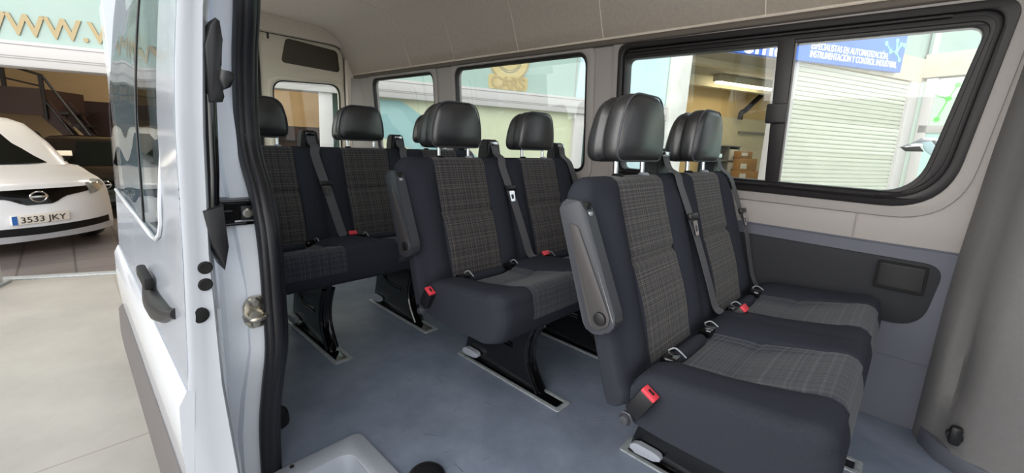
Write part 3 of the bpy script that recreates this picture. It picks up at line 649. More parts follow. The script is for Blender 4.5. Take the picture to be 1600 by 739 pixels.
    # front pillar cover at the right
    bm = B(); rings = []
    for k in range(41):
        z = -.02+k*.045; ln = .03*max(0, z-.5); ring = []
        base = [(1.045, 1.26), (1.05, 1.215), (1.066, 1.17), (1.085, 1.145), (1.105, 1.125), (1.115, 1.10), (1.135, 1.065), (1.17, 1.04), (1.25, 1.01), (1.34, .995), (1.40, 1.0), (1.42, 1.05), (1.42, 1.26)]
        b = max(0, min(1, (z-.16)/.08))*max(0, min(1, (.62-z)/.3))
        for i, (x, y) in enumerate(base):
            if i in (4, 5): y += .028*b; x += .012*b
            ring.append(Vector((x+ln*(1 if i < 9 else .5), y, z)))
        rings.append(ring)
    loft(bm, rings); pc = struct('trim_11', bm, M['pillar'], angle=1.2)
    bm = B(); prism(bm, [(1.055, 1.26), (1.06, 1.17), (1.10, 1.09), (1.19, 1.02), (1.42, .985), (1.42, 1.26)], lambda u, v, d: Vector((u, v, d)), -.01, .065, .012); mk('plinth', bm, M['lower'], pc)
    bm = B(); lathe(bm, [(0, .0), (.018, .0), (.022, -.012), (.02, -.03), (0, -.034)], (1.13, 1.075, .125), 'Y', 16); box(bm, (1.115, 1.03, .10), (1.145, 1.06, .165), .01); mk('belt_knob', bm, M['blk'], pc)
    bm = B(); box(bm, (1.14, .86, -.001), (1.42, 1.0, .012), .003); box(bm, (1.17, .95, .012), (1.20, .965, .014), mi=1); struct('trim_12', bm, [M['alu'], M['hole']])
    bm = B(); box(bm, (1.25, -.64, -.35), (2.36, -.56, .86), .01); box(bm, (1.25, -.63, .86), (1.38, -.52, 1.80), .01); box(bm, (1.25, -.60, 1.62), (2.3, -.5, 1.8), .01); struct('wall_right_shading', bm, M['paint'])  # unseen cab door and pillar, added to shade the front floor
    bm = B(); box(bm, (1.38, -.60, .86), (2.3, -.59, 1.62)); struct('window_8', bm, M['glass'])
    # added bulkhead under the windscreen and the cab door on the far side
    bm = B(); box(bm, (2.30, -.62, -.3), (2.36, 1.31, 1.02), .01); struct('wall_cab_shading', bm, M['pillar'])  # out of view, put in to cut low light from the front
    bm = B(); box(bm, (2.28, 1.2, 1.0), (2.36, 1.3, 1.9)); struct('trim_14', bm, M['pillar'])
    # near side: body panel behind the open door and the door post
    bm = B(); box(bm, (-3.35, -.60, -.35), (-.46, -.53, .82)); box(bm, (-3.35, -.60, 1.5), (-.46, -.5, 1.75)); box(bm, (-1.5, -.60, .82), (-1.3, -.52, 1.5)); box(bm, (-.62, -.60, .82), (-.46, -.53, 1.5)); box(bm, (-3.35, -.6, .82), (-3.0, -.52, 1.5)); struct('wall_right', bm, M['paint'])
    for k, (a, b) in enumerate(((-3.0, -1.5), (-1.3, -.62))):
        bm = B(); box(bm, (a, -.575, .82), (b, -.565, 1.5)); struct('window_%d' % (6+k), bm, M['glass'])
    return fl
FL = van_shell()

# door post (jamb), its fittings, seal
def door_post():
    # cross-sections up the post: outer corner, face, inner return
    bm = B(); rings = []
    zs = [-.4, -.15, .02, .15, .28, .36, .45, .60, .72, .90, 1.1, 1.3, 1.5, 1.78]
    for z in zs:
        xs = interp(z, [(-.4, -.34), (0, -.332), (.17, -.325), (.31, -.28), (.45, -.22), (.58, -.226), (.77, -.24), (.84, -.28), (.92, -.337), (1.0, -.363), (1.15, -.35), (1.3, -.30), (1.78, -.24)])
        st = interp(z, [(-.4, .0), (.2, .0), (.34, .5), (.58, 1.), (.70, .35), (.9, .2), (1.78, .2)])   # pressed pocket round the striker
        q = [(xs-.02, -.525), (xs-.005, -.545), (xs-.012, -.562), (xs-.012, -.60+.012*st), (xs-.035+.01*st, -.607+.02*st), (xs-.04, -.63), (xs-.02, -.643), (xs-.03, -.66), (-.6, -.66), (-.6, -.525)]
        rings.append([Vector((x, y, z)) for x, y in q])
    loft(bm, rings); post = struct('wall_door_post', bm, M['jamb'], angle=.9)
    bm = B(); prism(bm, rpoly([(-.018, -.040), (.018, -.040), (.034, -.022), (.034, .022), (.018, .040), (-.018, .040), (-.034, .022), (-.034, -.022)], .006, 3), lambda u, v, d: Vector((-.236+d, -.576+u*.8, .55+v)), .0, .012, .003)
    t = thing('striker_plate', (-.235, -.578, .5), 'brushed steel door striker plate bolted to the white door post', 'striker'); mk('base_plate', bm, M['steel'], t)
    bm = B(); tube(bm, smooth_path([(-.226, -.60, .545), (-.20, -.60, .545), (-.19, -.585, .545), (-.20, -.565, .545), (-.226, -.56, .545)]), .0075, 10); mk('striker_loop', bm, M['steel'], t)
    for z in (.577, .523):
        bm = B(); lathe(bm, [(0, .01), (.008, .009), (.012, .004), (.013, 0)], (-.226, -.578, z), 'X', 14); mk('bolt', bm, M['steel'], t)
    # seal
    path = [(-.25, 1.75), (-.285, 1.4), (-.297, 1.292), (-.345, 1.153), (-.360, 1.0), (-.337, .918), (-.279, .842), (-.242, .767), (-.226, .68), (-.222, .584), (-.222, .451), (-.275, .313), (-.322, .171), (-.332, .0), (-.33, -.1)]
    P = smooth_path([(x, -.535, z) for x, z in path], 5)
    bm = B(); tube(bm, P, .021, 12); tube(bm, [p+Vector((.006, -.016, 0)) for p in P], .014, 10); tube(bm, [p+Vector((-.006, .016, 0)) for p in P], .014, 10)
    mk('door_seal', bm, M['rubber'], label='thick black rubber door seal running down the white door post', category='seal')
    # rail end
    t = thing('door_rail', (-.3, -.6, .76), 'black horizontal sliding door rail let into the door post with one bolt', 'rail')
    bm = B()
    box(bm, (-.75, -.66, .765), (-.262, -.548, .772), .002); box(bm, (-.75, -.66, .818), (-.262, -.548, .828), .003); box(bm, (-.75, -.62, .77), (-.275, -.548, .82)); box(bm, (-.75, -.66, .795), (-.266, -.60, .80)); mk('channel', bm, M['blkgloss'], t)
    bm = B(); box(bm, (-.276, -.585, .776), (-.264, -.553, .812), .003); mk('end_block', bm, M['blk'], t)
    bm = B(); lathe(bm, [(0, .006), (.008, .006), (.012, .002), (.012, 0)], (-.264, -.57, .794), 'X', 14); mk('bolt', bm, M['steel'], t)
door_post()

def sliding_door():
    t = thing('sliding_door', (-.8, -.72, -.3), 'open white sliding door of the van, slid back along its side, with dark tinted window', 'door')
    XF, XB = -.12, -1.62
    prof = [(-.42, -.715), (-.3, -.735), (-.1, -.748), (.05, -.752), (.2, -.750), (.36, -.747), (.43, -.744), (.455, -.737), (.6, -.731), (.74, -.7255), (.87, -.722), (1.0, -.7185), (1.11, -.711), (1.23, -.698), (1.4, -.675), (1.6, -.64), (1.78, -.60)]
    def ys(z): return interp(z, prof)
    zs = [-.40+i*.04 for i in range(55)] + [.43, .455]; zs.sort()
    def skin(x, z, d=0): return Vector((x, ys(z)-d-.012*max(0, (x-XF+.03)/.03)*-1*0, z))
    # outer skin as plate with window hole, bent to the profile
    win = rpoly([(-.20, .56), (-.165, .70), (-.175, 1.62), (-1.56, 1.62), (-1.56, .86), (-.25, .56)], [.05, .05, .08, .08, .05, .05], 8)
    def band(z0, z1, n, x0, x1):                                           # strip of skin between two heights
        bm = B(); rings = []
        for i in range(n+1):
            z = lerp(z0, z1, i/n); a = x0(z) if callable(x0) else x0; b = x1(z) if callable(x1) else x1
            y = ys(z); rings.append([Vector((a, y, z)), Vector(((a+b)/2, y-.003, z)), Vector((b, y, z)), Vector((b, y+.03, z)), Vector((a, y+.03, z))])
        loft(bm, rings); return bm
    sill = lambda x: lerp(.70, .93, max(0, min(1, (-.21-x)/1.3)))          # belt line rises to the rear
    bm = B(); n = 60; cols = []
    for i in range(n+1):
        x = lerp(XF, XB, i/n); top = .50 if x > -.205 else None
        cols.append(x)
    # lower skin below the window line (grid, window line is the upper edge)
    rings = []
    for x in cols:
        zt = 1.78 if (x > -.19 or x < -1.58) else interp(-x, [(.19, .60), (.225, .615), (.30, .655), (.55, .79), (1.58, .935)])
        nn = 34; rings.append([Vector((x, ys(lerp(-.40, zt, k/nn)), lerp(-.40, zt, k/nn))) for k in range(nn+1)])
    # keep bands at both ends separate so the grid does not fold
    front = [r for r, x in zip(rings, cols) if x > -.19]; mid = [r for r, x in zip(rings, cols) if -1.58 <= x <= -.19]; rearr = [r for r, x in zip(rings, cols) if x < -1.58]
    def col_ring(x, zt, nn=40): return [Vector((x, ys(lerp(-.40, zt, k/nn)), lerp(-.40, zt, k/nn))) for k in range(nn+1)]
    bm = B()
    loft(bm, [col_ring(XF, 1.78), col_ring(-.2, 1.78), col_ring(-.33, 1.78)], closed=False, caps=False)
    zt = lambda x: interp(-x, [(.33, .80), (.345, .76), (.38, .73), (.45, .705), (.53, .70), (.62, .70), (1.57, .705)])
    loft(bm, [col_ring(lerp(-.33, -1.612, i/50), zt(lerp(-.33, -1.612, i/50)), 40) for i in range(51)], closed=False, caps=False)
    loft(bm, [col_ring(-1.612, 1.78), col_ring(XB, 1.78)], closed=False, caps=False)
    top = [[Vector((lerp(-.33, -1.612, i/30), ys(z), z)) for z in (1.63, 1.7, 1.78)] for i in range(31)]
    loft(bm, top, closed=False, caps=False)
    bmesh.ops.solidify(bm, geom=bm.faces[:], thickness=-.014); skin_o = mk('outer_skin', bm, M['paint'], t)
    # crease highlight edge on the lower body
    bm = B(); rings = []
    for i in range(31):
        x = lerp(XF+.004, XB, i/30); rings.append([Vector((x, ys(.445)-.001, .455)), Vector((x, ys(.40)-.010, .425)), Vector((x, ys(.34)-.010, .33)), Vector((x, ys(.26)-.004, .22)), Vector((x, ys(.2)+.004, .2)), Vector((x, ys(.455)+.01, .45))])
    loft(bm, rings); mk('swage_line', bm, M['paint'], skin_o)
    # window glass: front and rear panes
    def pane(x0, x1, z0f):
        bm = B(); rings = []
        for i in range(17):
            x = lerp(x0, x1, i/16); zb = z0f(x); rings.append([Vector((x, ys(lerp(zb, 1.64, k/24))+.003+.0015*math.sin(x*9), lerp(zb, 1.64, k/24))) for k in range(25)])
        loft(bm, rings, closed=False, caps=False); bmesh.ops.solidify(bm, geom=bm.faces[:], thickness=-.005); return bm
    g1 = mk('window_pane', pane(-.33, -.72, lambda x: zt(x)-.01), M['tint'], t)
    mk('window_pane', pane(-.725, -1.612, lambda x: zt(x)-.01), M['tint'], t)
    bm = B(); P = [(-.338, 1.62), (-.338, .82), (-.35, .77), (-.385, .737), (-.45, .712), (-.53, .706), (-.62, .706), (-1.56, .71)]
    tube(bm, [(x, ys(z)-.002, z) for x, z in P], .006, 8); mk('window_trim', bm, M['paint'], t)
    bm = B(); tube(bm, [(-.722, ys(z)+.002, z) for z in [.70+.93*k/12 for k in range(13)]], .003, 6); mk('pane_joint', bm, M['blk'], t)
    # inner shell and front edge face
    bm = B(); rings = []
    for z in [-.40+.06*i for i in range(37)]:
        y = ys(z); yi = interp(z, [(-.4, -.645), (.2, -.655), (.44, -.672), (.74, -.676), (1.0, -.668), (1.23, -.652), (1.78, -.56)])
        hw = interp(z, [(-.4, 1), (.5, 1), (.62, 1), (.9, 1)])
        q = [(XF+.002, y+.001), (XF+.004, y+.012), (XF-.004, (y+yi)/2), (XF-.004, yi-.006), (XF-.012, yi), (XF-.05, yi+.004), (XF-.055, yi+.012), (-.18, yi+.012), (-.18, y+.012)]
        rings.append([Vector((a, b, z)) for a, b in q])
    loft(bm, rings); ed = mk('front_edge', bm, M['paint'], t, angle=.9)
    bm = B()
    loft(bm, [[Vector((-.17, -.66, z)), Vector((XB, -.66, z)), Vector((XB, ys(z)+.012, z)), Vector((-.17, ys(z)+.012, z))] for z in [-.40+.05*i for i in range(21)]])
    box(bm, (XB, -.70, .60), (XB+.05, -.63, 1.6)); mk('inner_shell', bm, M['jamb'], t)
    for (y, z, r) in ((-.690, .712, .013), (-.692, .676, .013), (-.706, .612, .0165)):
        bm = B(); lathe(bm, [(0, .003), (r*.8, .004), (r, .002), (r, -.004)], (XF-.002, y, z), 'X', 20); h = mk('rubber_plug', bm, M['hole'], t)
    # exterior handle
    hb = []
    bm = B(); rings = []
    for k in range(15):
        s = k/14; x = lerp(-.70, -.235, s); hgt = .028+.05*math.sin(PI*min(1, s*1.15))**.8; zc = lerp(.545, .585, s)-.035*math.sin(PI*s)
        d = .012+.016*math.sin(PI*s)
        ring = []
        for j in range(10):
            a = 2*PI*j/10; ring.append(Vector((x, ys(zc)+.004-d*max(0, math.cos(a))*1.2, zc+hgt*.5*math.sin(a))))
        rings.append(ring)
    loft(bm, rings); hd = mk('door_handle', bm, M['blk'], t, label='dark grey outside pull handle')
    bm = B(); box(bm, (-.66, ys(.565)-.026, .565), (-.5, ys(.565)-.004, .60), .008); mk('handle_recess', bm, M['hole'], hd)
    # lower protective strip
    bm = B(); rings = []
    for i in range(31):
        x = lerp(XF-.004, XB+.01, i/30); rings.append([Vector((x, ys(.15)-.0, .185)), Vector((x, ys(.12)-.014, .165)), Vector((x, ys(.05)-.016, .05)), Vector((x, ys(-.02)-.012, -.03)), Vector((x, ys(-.05)+.004, -.05)), Vector((x, ys(.1)+.006, .1))])
    loft(bm, rings); mk('rub_strip', bm, mat('grey_rub_strip', (88, 84, 84), .55), t)
    # inside handle and lock bar standing out of the inner face
    bm = B(); pts = [(-.640, 1.205), (-.633, 1.20), (-.631, 1.165), (-.635, 1.118), (-.640, 1.108), (-.640, 1.085), (-.636, 1.07), (-.634, 1.058), (-.638, 1.047), (-.660, 1.045), (-.661, 1.15), (-.650, 1.19)]
    prism(bm, pts, lambda u, v, d: Vector((d, u, v)), -.235, -.118, .004, 2); ih = mk('inside_handle', bm, M['blk'], t)
    bm = B(); prism(bm, [(-.642, 1.108), (-.630, 1.106), (-.620, 1.104), (-.619, 1.092), (-.627, 1.076), (-.638, 1.070), (-.645, 1.09)], lambda u, v, d: Vector((d, u, v)), -.15, -.095, .008, 3); mk('release_lever', bm, M['blk'], ih)
    bm = B(); tube(bm, [(-.14, -.655, 1.06), (-.14, -.660, .9), (-.14, -.665, .82)], .011, 10); mk('lock_rod', bm, M['blkgloss'], t)
    bm = B(); prism(bm, [(-.686, .83), (-.650, .84), (-.646, .75), (-.656, .70), (-.676, .76)], lambda u, v, d: Vector((d, u, v)), -.2, -.115, .006); mk('roller_bracket', bm, M['blk'], t)
sliding_door()

def step_well():
    t = thing('step_tray', (.25, -.45, -.3), 'light grey plastic entry step tray set into the van floor by the door', 'step')
    fn = lambda u, v, d: Vector((u, v, d))
    outer = rpoly([(-.315, -.60), (.86, -.60), (.86, -.27), (-.315, -.27)], [.01, .01, .02, .035], 6); hole = rpoly([(-.245, -.585), (.80, -.585), (.80, -.335), (-.245, -.335)], [.02, .02, .04, .045], 8)
    bm = B(); plate(bm, [outer, hole], fn, 0, .012, .004); mk('rim', bm, M['step'], t)
    bm = B(); k = [Vector((u, v, .006)) for u, v in hole]; k2 = [Vector((u*.985+.004, v, -.03)) for u, v in hole]; k3 = [Vector(((u-.28)*.94+.28, (v+.46)*.90-.46, -.24)) for u, v in hole]; k4 = [Vector(((u-.28)*.88+.28, (v+.46)*.72-.46, -.26)) for u, v in hole]
    loft(bm, [k, k2, k3, k4], caps=False); bm.faces.new([v for v in bm.verts][-len(k4):]); mk('basin', bm, M['step'], t, angle=1.0)
    bm = B(); lathe(bm, [(0, .005), (.006, .004), (.007, 0)], (-.30, -.49, .011), 'Z', 12); mk('screw', bm, M['blk'], t)
    bm = B(); lathe(bm, [(0, .02), (.025, .022), (.045, .018), (.055, .008), (.058, 0), (0, 0)], (-.005, -.215, .0), 'Z', 28); c = mk('floor_cap', bm, M['blk'], label='round black rubber cap on the floor beside the entry step', category='cap')
    bm = B(); lathe(bm, [(0, .055), (.03, .052), (.045, .04), (.05, .015), (.05, 0), (0, 0)], (-.56, -.46, .0), 'Z', 28); mk('door_stop', bm, M['blk'], label='rounded black rubber stop on the floor behind the door seal', category='stop')
step_well()

# floor anchor plates (let into the floor) and marks
ROWS = [.3244, -.5346]
R3 = -1.3974
def anchor(x, y, n=1):
    bm = B(); fn = lambda u, v, d: Vector((u, v, d))
    o = rrect(x+.005, y, x+.606, y+.086, .012); h = rrect(x+.028, y+.018, x+.585, y+.068, .008)
    plate(bm, [o, h], fn, .0, .006, .002); p = mk('anchor_plate', bm, M['alu'], FL)
    bm = B(); box(bm, (x+.024, y+.015, .0005), (x+.591, y+.071, .003)); mk('anchor_slot', bm, M['blkgloss'], p)
for x in ROWS:
    for y in (.3226, .7904): anchor(x, y)
for y in (-.143, .326, .79): anchor(R3, y)
bm = B()
for i in range(26):
    x = random.uniform(-.5, 1.4); y = random.uniform(-.2, .6); a = random.uniform(0, PI); l = random.uniform(.02, .09)
    if -.35 < x < .9 and y < -.15: continue
    p = Vector((x, y, .0006)); q = p+Vector((math.cos(a)*l, math.sin(a)*l, 0)); n = Vector((-math.sin(a), math.cos(a), 0))*.0012
    vs = [bm.verts.new(v) for v in (p-n, q-n*.3, q+n*.3, p+n)]; bm.faces.new(vs)
mk('scuff_mark', bm, mat('scuff_dark', (84, 90, 100), .6), FL)

# ================================================================== SEATS
def bench(root, n, legs):
    """n seats side by side, local origin: row line on the floor, middle of the bench"""
    S = .53; C = [(i-(n-1)/2)*S for i in range(n)]; HW = n*S/2+.035; IW = .143
    def near(y): return min(range(n), key=lambda i: abs(y-C[i]))
    ys = set()
    k = int(2*HW/.016)
    for i in range(k+1): ys.add(round(-HW+2*HW*i/k, 4))
    ys = {y for y in ys if all(abs(abs(y-c)-IW) > .005 for c in C)}
    for c in C:
        for o in (-IW, IW, -IW-.005, IW+.005, -IW+.005, IW-.005): ys.add(round(c+o, 4))
    for e in (.002, .005, .01, .018, .028): ys.add(-HW+e); ys.add(HW-e)
    ys = sorted(ys)
    # ---- backrest
    bp = [(.16, .372), (.155, .40), (.136, .418)] + [(-.02+(.906-z)*.32, z) for z in [.43+.0152*i for i in range(30)]] + [(-.012, .885), (-.022, .903), (-.04, .914), (-.06, .915), (-.078, .905), (-.088, .885), (-.09, .86), (-.05, .75), (.0, .62), (.05, .46), (.075, .38), (.09, .352), (.13, .355)]
    zc = .64
    bm = B(); rings = []
    for y in ys:
        d = HW-abs(y); R = .045; e = math.sqrt(max(0, 1-(1-min(d, R)/R)**2)); R2 = .055; e2 = math.sqrt(max(0, 1-(1-min(d, R2)/R2)**2))
        t = abs(y-C[near(y)]); ring = []
        for i, (x, z) in enumerate(bp):
            fr = 1 if 2 <= i <= 33 else 0
            vw = max(0, min(1, (z-.42)/.06))*max(0, min(1, (.93-z)/.10)) if fr else 0
            bl = 0
            if t > IW: bl = .020*math.sin(PI*min(1, (t-IW)/.115))*vw*(1 if z < .86 else .6)
            gr = .007*math.exp(-((t-IW)/.004)**2)*vw
            ins = .010*vw*math.exp(-((z-.56)/.10)**2) if t < IW else 0
            cr = .012*math.exp(-((z-.687)/.006)**2) if (t < IW and fr) else 0
            x2 = x+bl-gr+ins-cr
            xm = interp(z, [(.352, .12), (.6, .04), (.915, -.05)])
            x2 = xm+(x2-xm)*(.45+.55*e)
            z2 = z-(.060*(1-e2))*max(0, (z-.7)/.21)
            ring.append(Vector((x2, y, z2)))
        rings.append(ring)
    R = loft(bm, rings)
    for f in bm.faces:
        if len(f.verts) == 4:
            c = f.calc_center_median(); t = abs(c.y-C[near(c.y)])
            xf = -.02+(.906-c.z)*.32
            if t < IW-.003 and c.z > .42 and c.x > xf-.03: f.material_index = 1
    mk('backrest', bm, [M['cloth'], M['plaid']], root, local=True, angle=1.0)
    # ---- cushion
    cp = [(.165, .36), (.18, .338), (.25, .334), (.52, .336), (.545, .344), (.556, .36)] + [(.560+.010*math.sin(PI*i/8), .375+.095*i/8) for i in range(9)] + [(.560, .487), (.548, .502), (.528, .510), (.50, .508)] + [(.48-.0165*i, .503-.0018*i) for i in range(17)] + [(.195, .468), (.175, .46), (.16, .44)]
    bm = B(); rings = []
    for y in ys:
        d = HW-abs(y); Rr = .035; e = math.sqrt(max(0, 1-(1-min(d, Rr)/Rr)**2)); t = abs(y-C[near(y)]); ring = []
        fe = math.sqrt(max(0, 1-(1-min(d, .05)/.05)**2))
        for i, (x, z) in enumerate(cp):
            x2, z2 = x, z
            if z > .40:
                tp = max(0, min(1, (z-.40)/.06)); ins = 0
                if t < IW: ins = .042*(1-max(0, (t-.07)/(IW-.07))**3*.55)
                elif t < IW+.08: ins = .042*.45*(1-(t-IW)/.08)**2
                wx = max(0, min(1, (.56-x)/.22))**1.3
                z2 -= ins*tp*wx
                if t < IW: z2 -= .010*math.exp(-((x-.325)/.007)**2)*tp
                z2 -= .006*math.exp(-((t-IW)/.004)**2)*tp
                if t > .255: z2 -= .003*tp*(1 if d > .08 else 0)*max(0, min(1, (t-.235)/.03))
                z2 = z2-.030*(1-e)*tp
            if x > .45: x2 = x-.05*(1-fe)*min(1, (x-.45)/.1)
            ring.append(Vector((x2, y, z2)))
        rings.append(ring)
    loft(bm, rings)
    for f in bm.faces:
        if len(f.verts) == 4:
            c = f.calc_center_median(); t = abs(c.y-C[near(c.y)])
            if t < IW-.003 and ((c.z > .40 and .205 < c.x)): f.material_index = 1
    mk('seat_cushion', bm, [M['cloth'], M['plaid_c']], root, local=True, angle=1.0)
    # ---- frame under the cushion
    bm = B(); box(bm, (.16, -HW+.14, .30), (.44, HW-.14, .336), .01); mk('seat_frame', bm, M['blk'], root, local=True)
    for ly in legs:
        bm = B()
        sh = [(.03, .02), (.05, .008), (.50, .008), (.492, .02), (.468, .045), (.440, .09), (.424, .14), (.428, .20), (.445, .25), (.47, .30), (.48, .335), (.10, .335), (.075, .24), (.06, .12), (.04, .06)]
        prism(bm, sh, lambda u, v, d: Vector((u, d, v)), ly-.014, ly+.014, .003); lg = mk('leg', bm, M['blkgloss'], root, local=True)
        bm = B()
        edge = [(.485, .015), (.462, .045), (.434, .09), (.418, .14), (.422, .20), (.439, .25), (.463, .30)]
        for dy in (-.022, .022): tube(bm, smooth_path([(x, ly+dy, z) for x, z in edge], 4), .009, 8)
        loft(bm, [[Vector((x-.004, ly-.022, z)), Vector((x-.004, ly+.022, z)), Vector((x-.014, ly+.022, z)), Vector((x-.014, ly-.022, z))] for x, z in edge])
        mk('leg_flange', bm, M['blkgloss'], lg, local=True)
        bm = B()
        for q in (0, .02): tube(bm, smooth_path([(.145+q, ly-.015, .30), (.145+q, ly-.016, .21-q*.5), (.165+q, ly-.016, .175-q*.5), (.22, ly-.016, .165-q*.7), (.33, ly-.015, .165-q*.7)], 5), .005, 8)
        mk('pressed_rib', bm, M['blkgloss'], lg, local=True)
        bm = B(); prism(bm, rpoly([(.035, .035), (.05, .018), (.135, .026), (.15, .045), (.13, .055), (.06, .055)], .01, 4), lambda u, v, d: Vector((u, ly-.018-d, v)), 0, .022, .005); mk('release_lever', bm, M['lever'], lg, local=True)
    # ---- headrests
    def outline(w0, w1, z0, z1, r0, r1):
        return rpoly([(-w0, z0), (w0, z0), (w0*1.0, lerp(z0, z1, .45)), (w1, z1), (-w1, z1), (-w0*1.0, lerp(z0, z1, .45))], [r0, r0, .09, r1, r1, .09], 7)
    for c in C:
        bm = B(); rings = []
        # front pad: thick lens with soft edges
        for k in range(11):
            s = k/10; x = lerp(-.055, .016, s); e = 1-abs(2*s-1)**3.2; ins = .024*(1-e)
            ol = outline(.148-ins, .112-ins, .957+ins*.8, 1.151-ins-.006*(1-s), .035, .058)
            rings.append([Vector((x-.030+.012*(1-(abs(u)/.15)**2)*s, c-.012+u*.93, v)) for u, v in ol])
        loft(bm, rings); hr = mk('headrest', bm, M['leather'], root, local=True, angle=1.1)
        bm = B(); rings = []
        for k in range(11):
            s = k/10; x = lerp(-.036, -.112, s); e = 1-max(0, 2*s-1)**2.2; ins = .040*(1-e)+(.008 if s < .25 else 0)
            ol = outline(.145-ins, .108-ins, .953+ins*.5, 1.146-ins*1.5-.035*s**1.5, .035, .055)
            rings.append([Vector((x-.036, c-.012+u*.93, v)) for u, v in ol])
        loft(bm, rings); mk('rear_pad', bm, M['leather'], hr, local=True, angle=1.1)
        bm = B(); ol = outline(.1475, .1115, .9585, 1.1495, .035, .058)
        tube(bm, [Vector((-.026+.010*(1-(abs(u)/.15)**2), c-.012+u*.985*.93, lerp(1.05, v, .985))) for u, v in ol], .0028, 6, closed=True); mk('piping', bm, M['piping'], hr, local=True)
        for o in (-.082, .082):
            bm = B(); tube(bm, [(-.060, c+o, .88), (-.066, c+o, .975)], .0075, 10); mk('post', bm, M['chrome'], hr, local=True)
            bm = B(); lathe(bm, [(0, .0), (.016, .0), (.018, .008), (.012, .014), (0, .014)], (-.055, c+o, .908), 'Z', 14); mk('post_collar', bm, M['blk'] if o < 0 else M['lever'], hr, local=True)
        # child seat anchor slots at the foot of the backrest
        for o in (-.135, .135):
            bm = B(); box(bm, (.165, c+o-.025, .435), (.205, c+o+.025, .462), .006); a = mk('anchor_guide', bm, M['blkgloss'], root, local=True)
            bm = B(); tube(bm, smooth_path([(.168, c+o+.022, .462), (.185, c+o+.028, .472), (.215, c+o+.03, .455)], 4), .0022, 6); mk('guide_rim', bm, M['alu'], a, local=True)
        bm = B(); rings = []
        for k in range(13):
            y = c-.105+.21*k/12; rr = .020*math.sqrt(max(.05, 1-(abs(2*k/12-1))**6)); rings.append([Vector((.185+rr*math.cos(a*PI/5), y, .437+rr*math.sin(a*PI/5))) for a in range(10)])
        loft(bm, rings); mk('cushion_roll', bm, M['cloth'], root, local=True)
    # ---- belts: guide tower, webbing, tongue, buckle
    def face(z): return -.02+(.906-z)*.32
    for i, c in enumerate(C):
        g = c+.245
        bm = B(); rings = []
        for z, w, x0, x1 in ((.86, .052, -.125, -.060), (.93, .048, -.128, -.060), (.985, .040, -.128, -.066), (1.0, .034, -.122, -.075)):
            rings.append([Vector((x0, g-w, z)), Vector((x1, g-w, z)), Vector((x1, g+w, z)), Vector((x0, g+w, z))])
        loft(bm, rings)
        bmesh.ops.bevel(bm, geom=bm.edges[:], offset=.006, segments=2, affect='EDGES'); tw = mk('belt_guide', bm, M['blk'], root, local=True)
        bm = B(); box(bm, (-.068, g-.026, .972), (-.052, g+.020, .990), .003); mk('guide_slot', bm, M['chrome'] if i > 0 or n == 2 else M['blkgloss'], tw, local=True)
        outer = i == n-1
        if outer: pts = [(-.062, g+.0, .975), (-.045, g+.002, .93), (face(.90)+.012, g+.012, .895), (face(.83)+.016, g+.025, .83), (face(.75)+.016, g+.045, .75), (face(.66)+.02, c+.305, .66), (face(.55)+.01, c+.318, .55), (.13, c+.322, .46), (.17, c+.315, .40)]
        else: pts = [(-.062, g, .975), (-.045, g+.002, .935), (-.015, g+.004, .916), (face(.88)+.016, g-.006, .88), (face(.80)+.024, g+.004, .80), (face(.68)+.028, g+.028, .68), (face(.55)+.03, g+.050, .55), (face(.47)+.03, g+.066, .47), (.175, g+.080, .455)]
        P = smooth_path(pts, 5); bm = B(); ribbon(bm, P, (0, 1, .0), .046, .0022); st = mk('belt_webbing', bm, M['strap'], root, local=True)
        zt = .775 if n == 2 and not outer else .72 if not outer else .75
        q = min(P, key=lambda p: abs(p.z-zt)); tg = Vector((.12, 0, -1)).normalized()
        bm = B(); box(bm, (-.007, -.034, -.010), (.010, .034, .012), .006, mx=Matrix.Translation(q+Vector((.006, 0, 0)))@Matrix.Rotation(-.3, 4, 'Y')); tn = mk('belt_tongue', bm, M['blk'], root, local=True)
        bm = B(); fnp = lambda u, v, d: q+Vector((.012+d-v*.3, u, v)); plate(bm, [rpoly([(-.018, -.012), (.018, -.012), (.014, -.060), (-.014, -.060)], .006, 3), rpoly([(-.008, -.028), (.008, -.028), (.008, -.048), (-.008, -.048)], .002, 2)], fnp, -.0015, .0015)
        mk('tongue_blade', bm, M['chrome'], tn, local=True)
    # buckles: one at the aisle side, the others between the seats
    mx = Matrix.Translation((.172, -HW-.018, .365))@Matrix.Rotation(.50, 4, 'Y')
    bm = B(); box(bm, (-.019, -.013, .015), (.023, .013, .090), .006, mx=mx); bk = mk('buckle', bm, M['blk'], root, local=True)
    bm = B(); box(bm, (-.017, -.0135, .086), (.021, .0135, .096), .003, mx=mx); mk('release_button', bm, M['red'], bk, local=True)
    bm = B(); box(bm, (-.006, -.004, .092), (.010, .004, .0972), .001, mx=mx); mk('buckle_slot', bm, M['hole'], bk, local=True)
    bm = B(); lathe(bm, [(0, -.022), (.011, -.020), (.014, -.014), (.014, .02), (0, .02)], (.165, -HW-.012, .352), 'Y', 16); lathe(bm, [(.014, -.008), (.019, -.006), (.019, .0), (.014, .0)], (.165, -HW-.012, .352), 'Y', 6, ); mk('anchor_bolt', bm, M['arm'], bk, local=True)
    for c in C[:-1]:
        g = c+S/2+.055; mx = Matrix.Translation((.205, g+.008, .452))@Matrix.Rotation(.7, 4, 'Y')
        bm = B(); box(bm, (-.016, -.024, -.03), (.012, .024, .045), .005, mx=mx); bk = mk('buckle', bm, M['blk'], root, local=True)
        bm = B(); box(bm, (-.014, -.021, .040), (.010, .021, .052), .004, mx=mx); mk('release_button', bm, M['red'], bk, local=True)
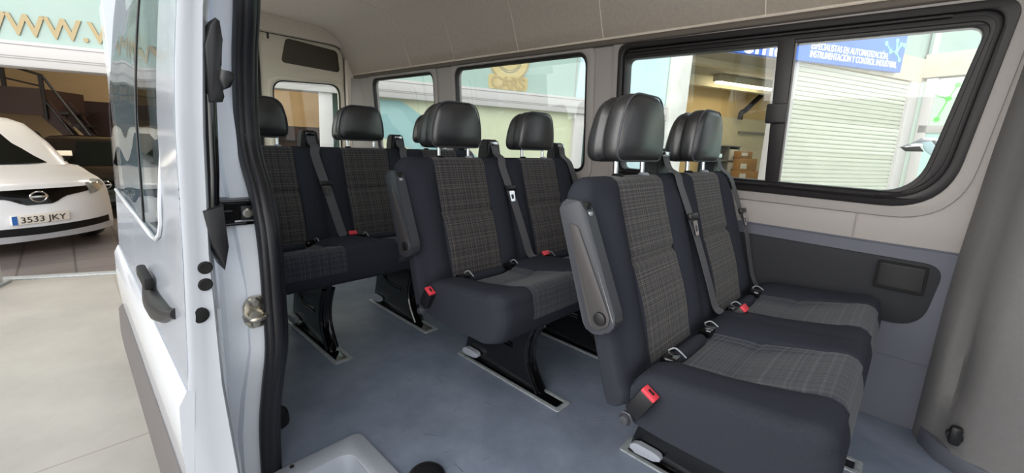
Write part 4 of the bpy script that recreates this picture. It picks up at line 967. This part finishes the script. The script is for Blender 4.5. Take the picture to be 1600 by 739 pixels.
    # ---- folded-up armrest on the aisle side (not on the rear bench's hidden end)
    if n == 2:
        y0, y1 = -HW-.032, -HW+.004
        sh = rpoly([(-.070, .835), (-.056, .862), (-.010, .864), (.012, .838), (.122, .590), (.108, .552), (.050, .535), (.030, .555)], [.006, .006, .010, .012, .02, .02, .012, .012], 5)
        bm = B(); prism(bm, sh, lambda u, v, d: Vector((u, d, v)), y0, y1, .005, 2); ar = mk('armrest', bm, M['arm'], root, local=True)
        bm = B(); prism(bm, rpoly([(-.036, .805), (-.006, .80), (.108, .588), (.096, .562), (.060, .552), (.050, .565)], [.008, .008, .02, .02, .01, .01], 4), lambda u, v, d: Vector((u, d, v)), y0-.004, y0+.004, .002); mk('armrest_panel', bm, mat('armrest_panel_grey', (66, 63, 64), .5), ar, local=True)
        bm = B(); tube(bm, [(-.002, y0+.003, .835), (.111, y0+.002, .588), (.112, y0+.003, .575)], .0025, 8); mk('edge_strip', bm, M['chrome'], ar, local=True)
        bm = B()
        q = [(.0035, .832), (.112, .588)]
        for w0, w1 in ((.006, .030),): loft(bm, [[Vector((q[k][0]+.010, y0+w0, q[k][1])), Vector((q[k][0]+.010, y0+w1, q[k][1])), Vector((q[k][0]-.006, y0+w1, q[k][1]-.004)), Vector((q[k][0]-.006, y0+w0, q[k][1]-.004))] for k in (0, 1)])
        mk('front_plate', bm, M['armstrip'], ar, local=True)
        bm = B(); box(bm, (-.014, y0+.008, .840), (.008, y0+.028, .861), .003); mk('tip_recess', bm, M['hole'], ar, local=True)
        bm = B(); box(bm, (.004, y0+.010, .822), (.016, y0+.026, .838), .003); mk('tip_bracket', bm, M['alu'], ar, local=True)
        bm = B(); lathe(bm, [(0, -.008), (.010, -.008), (.016, -.006), (.017, .0), (.017, .004)], (.080, y0-.004, .586), 'Y', 20); mk('pivot_button', bm, M['blk'], ar, local=True)
def dup(root, loc, label):
    r = root.copy(); COL.objects.link(r); r.location = loc; r['label'] = label
    for ch in list(root.children):
        c = ch.copy(); COL.objects.link(c); c.parent = r
        for g in list(ch.children):
            d = g.copy(); COL.objects.link(d); d.parent = c
    return r
b1 = thing('double_bench_seat', (ROWS[0], .595, 0), 'two-seat charcoal bench nearest the sliding window and right-hand pillar, largest in view', 'seat', 'two-seat benches')
bench(b1, 2, (.3656-.595, .8334-.595))
b2 = dup(b1, (ROWS[1], .595, 0), 'two-seat charcoal bench in the middle row, between the front bench and the rear three-seat bench')
b3 = thing('triple_bench_seat', (R3, .333, 0), 'three-seat charcoal bench in the rearmost row in front of the rear doors', 'seat')
bench(b3, 3, (-.10-.333, .369-.333, .833-.333))
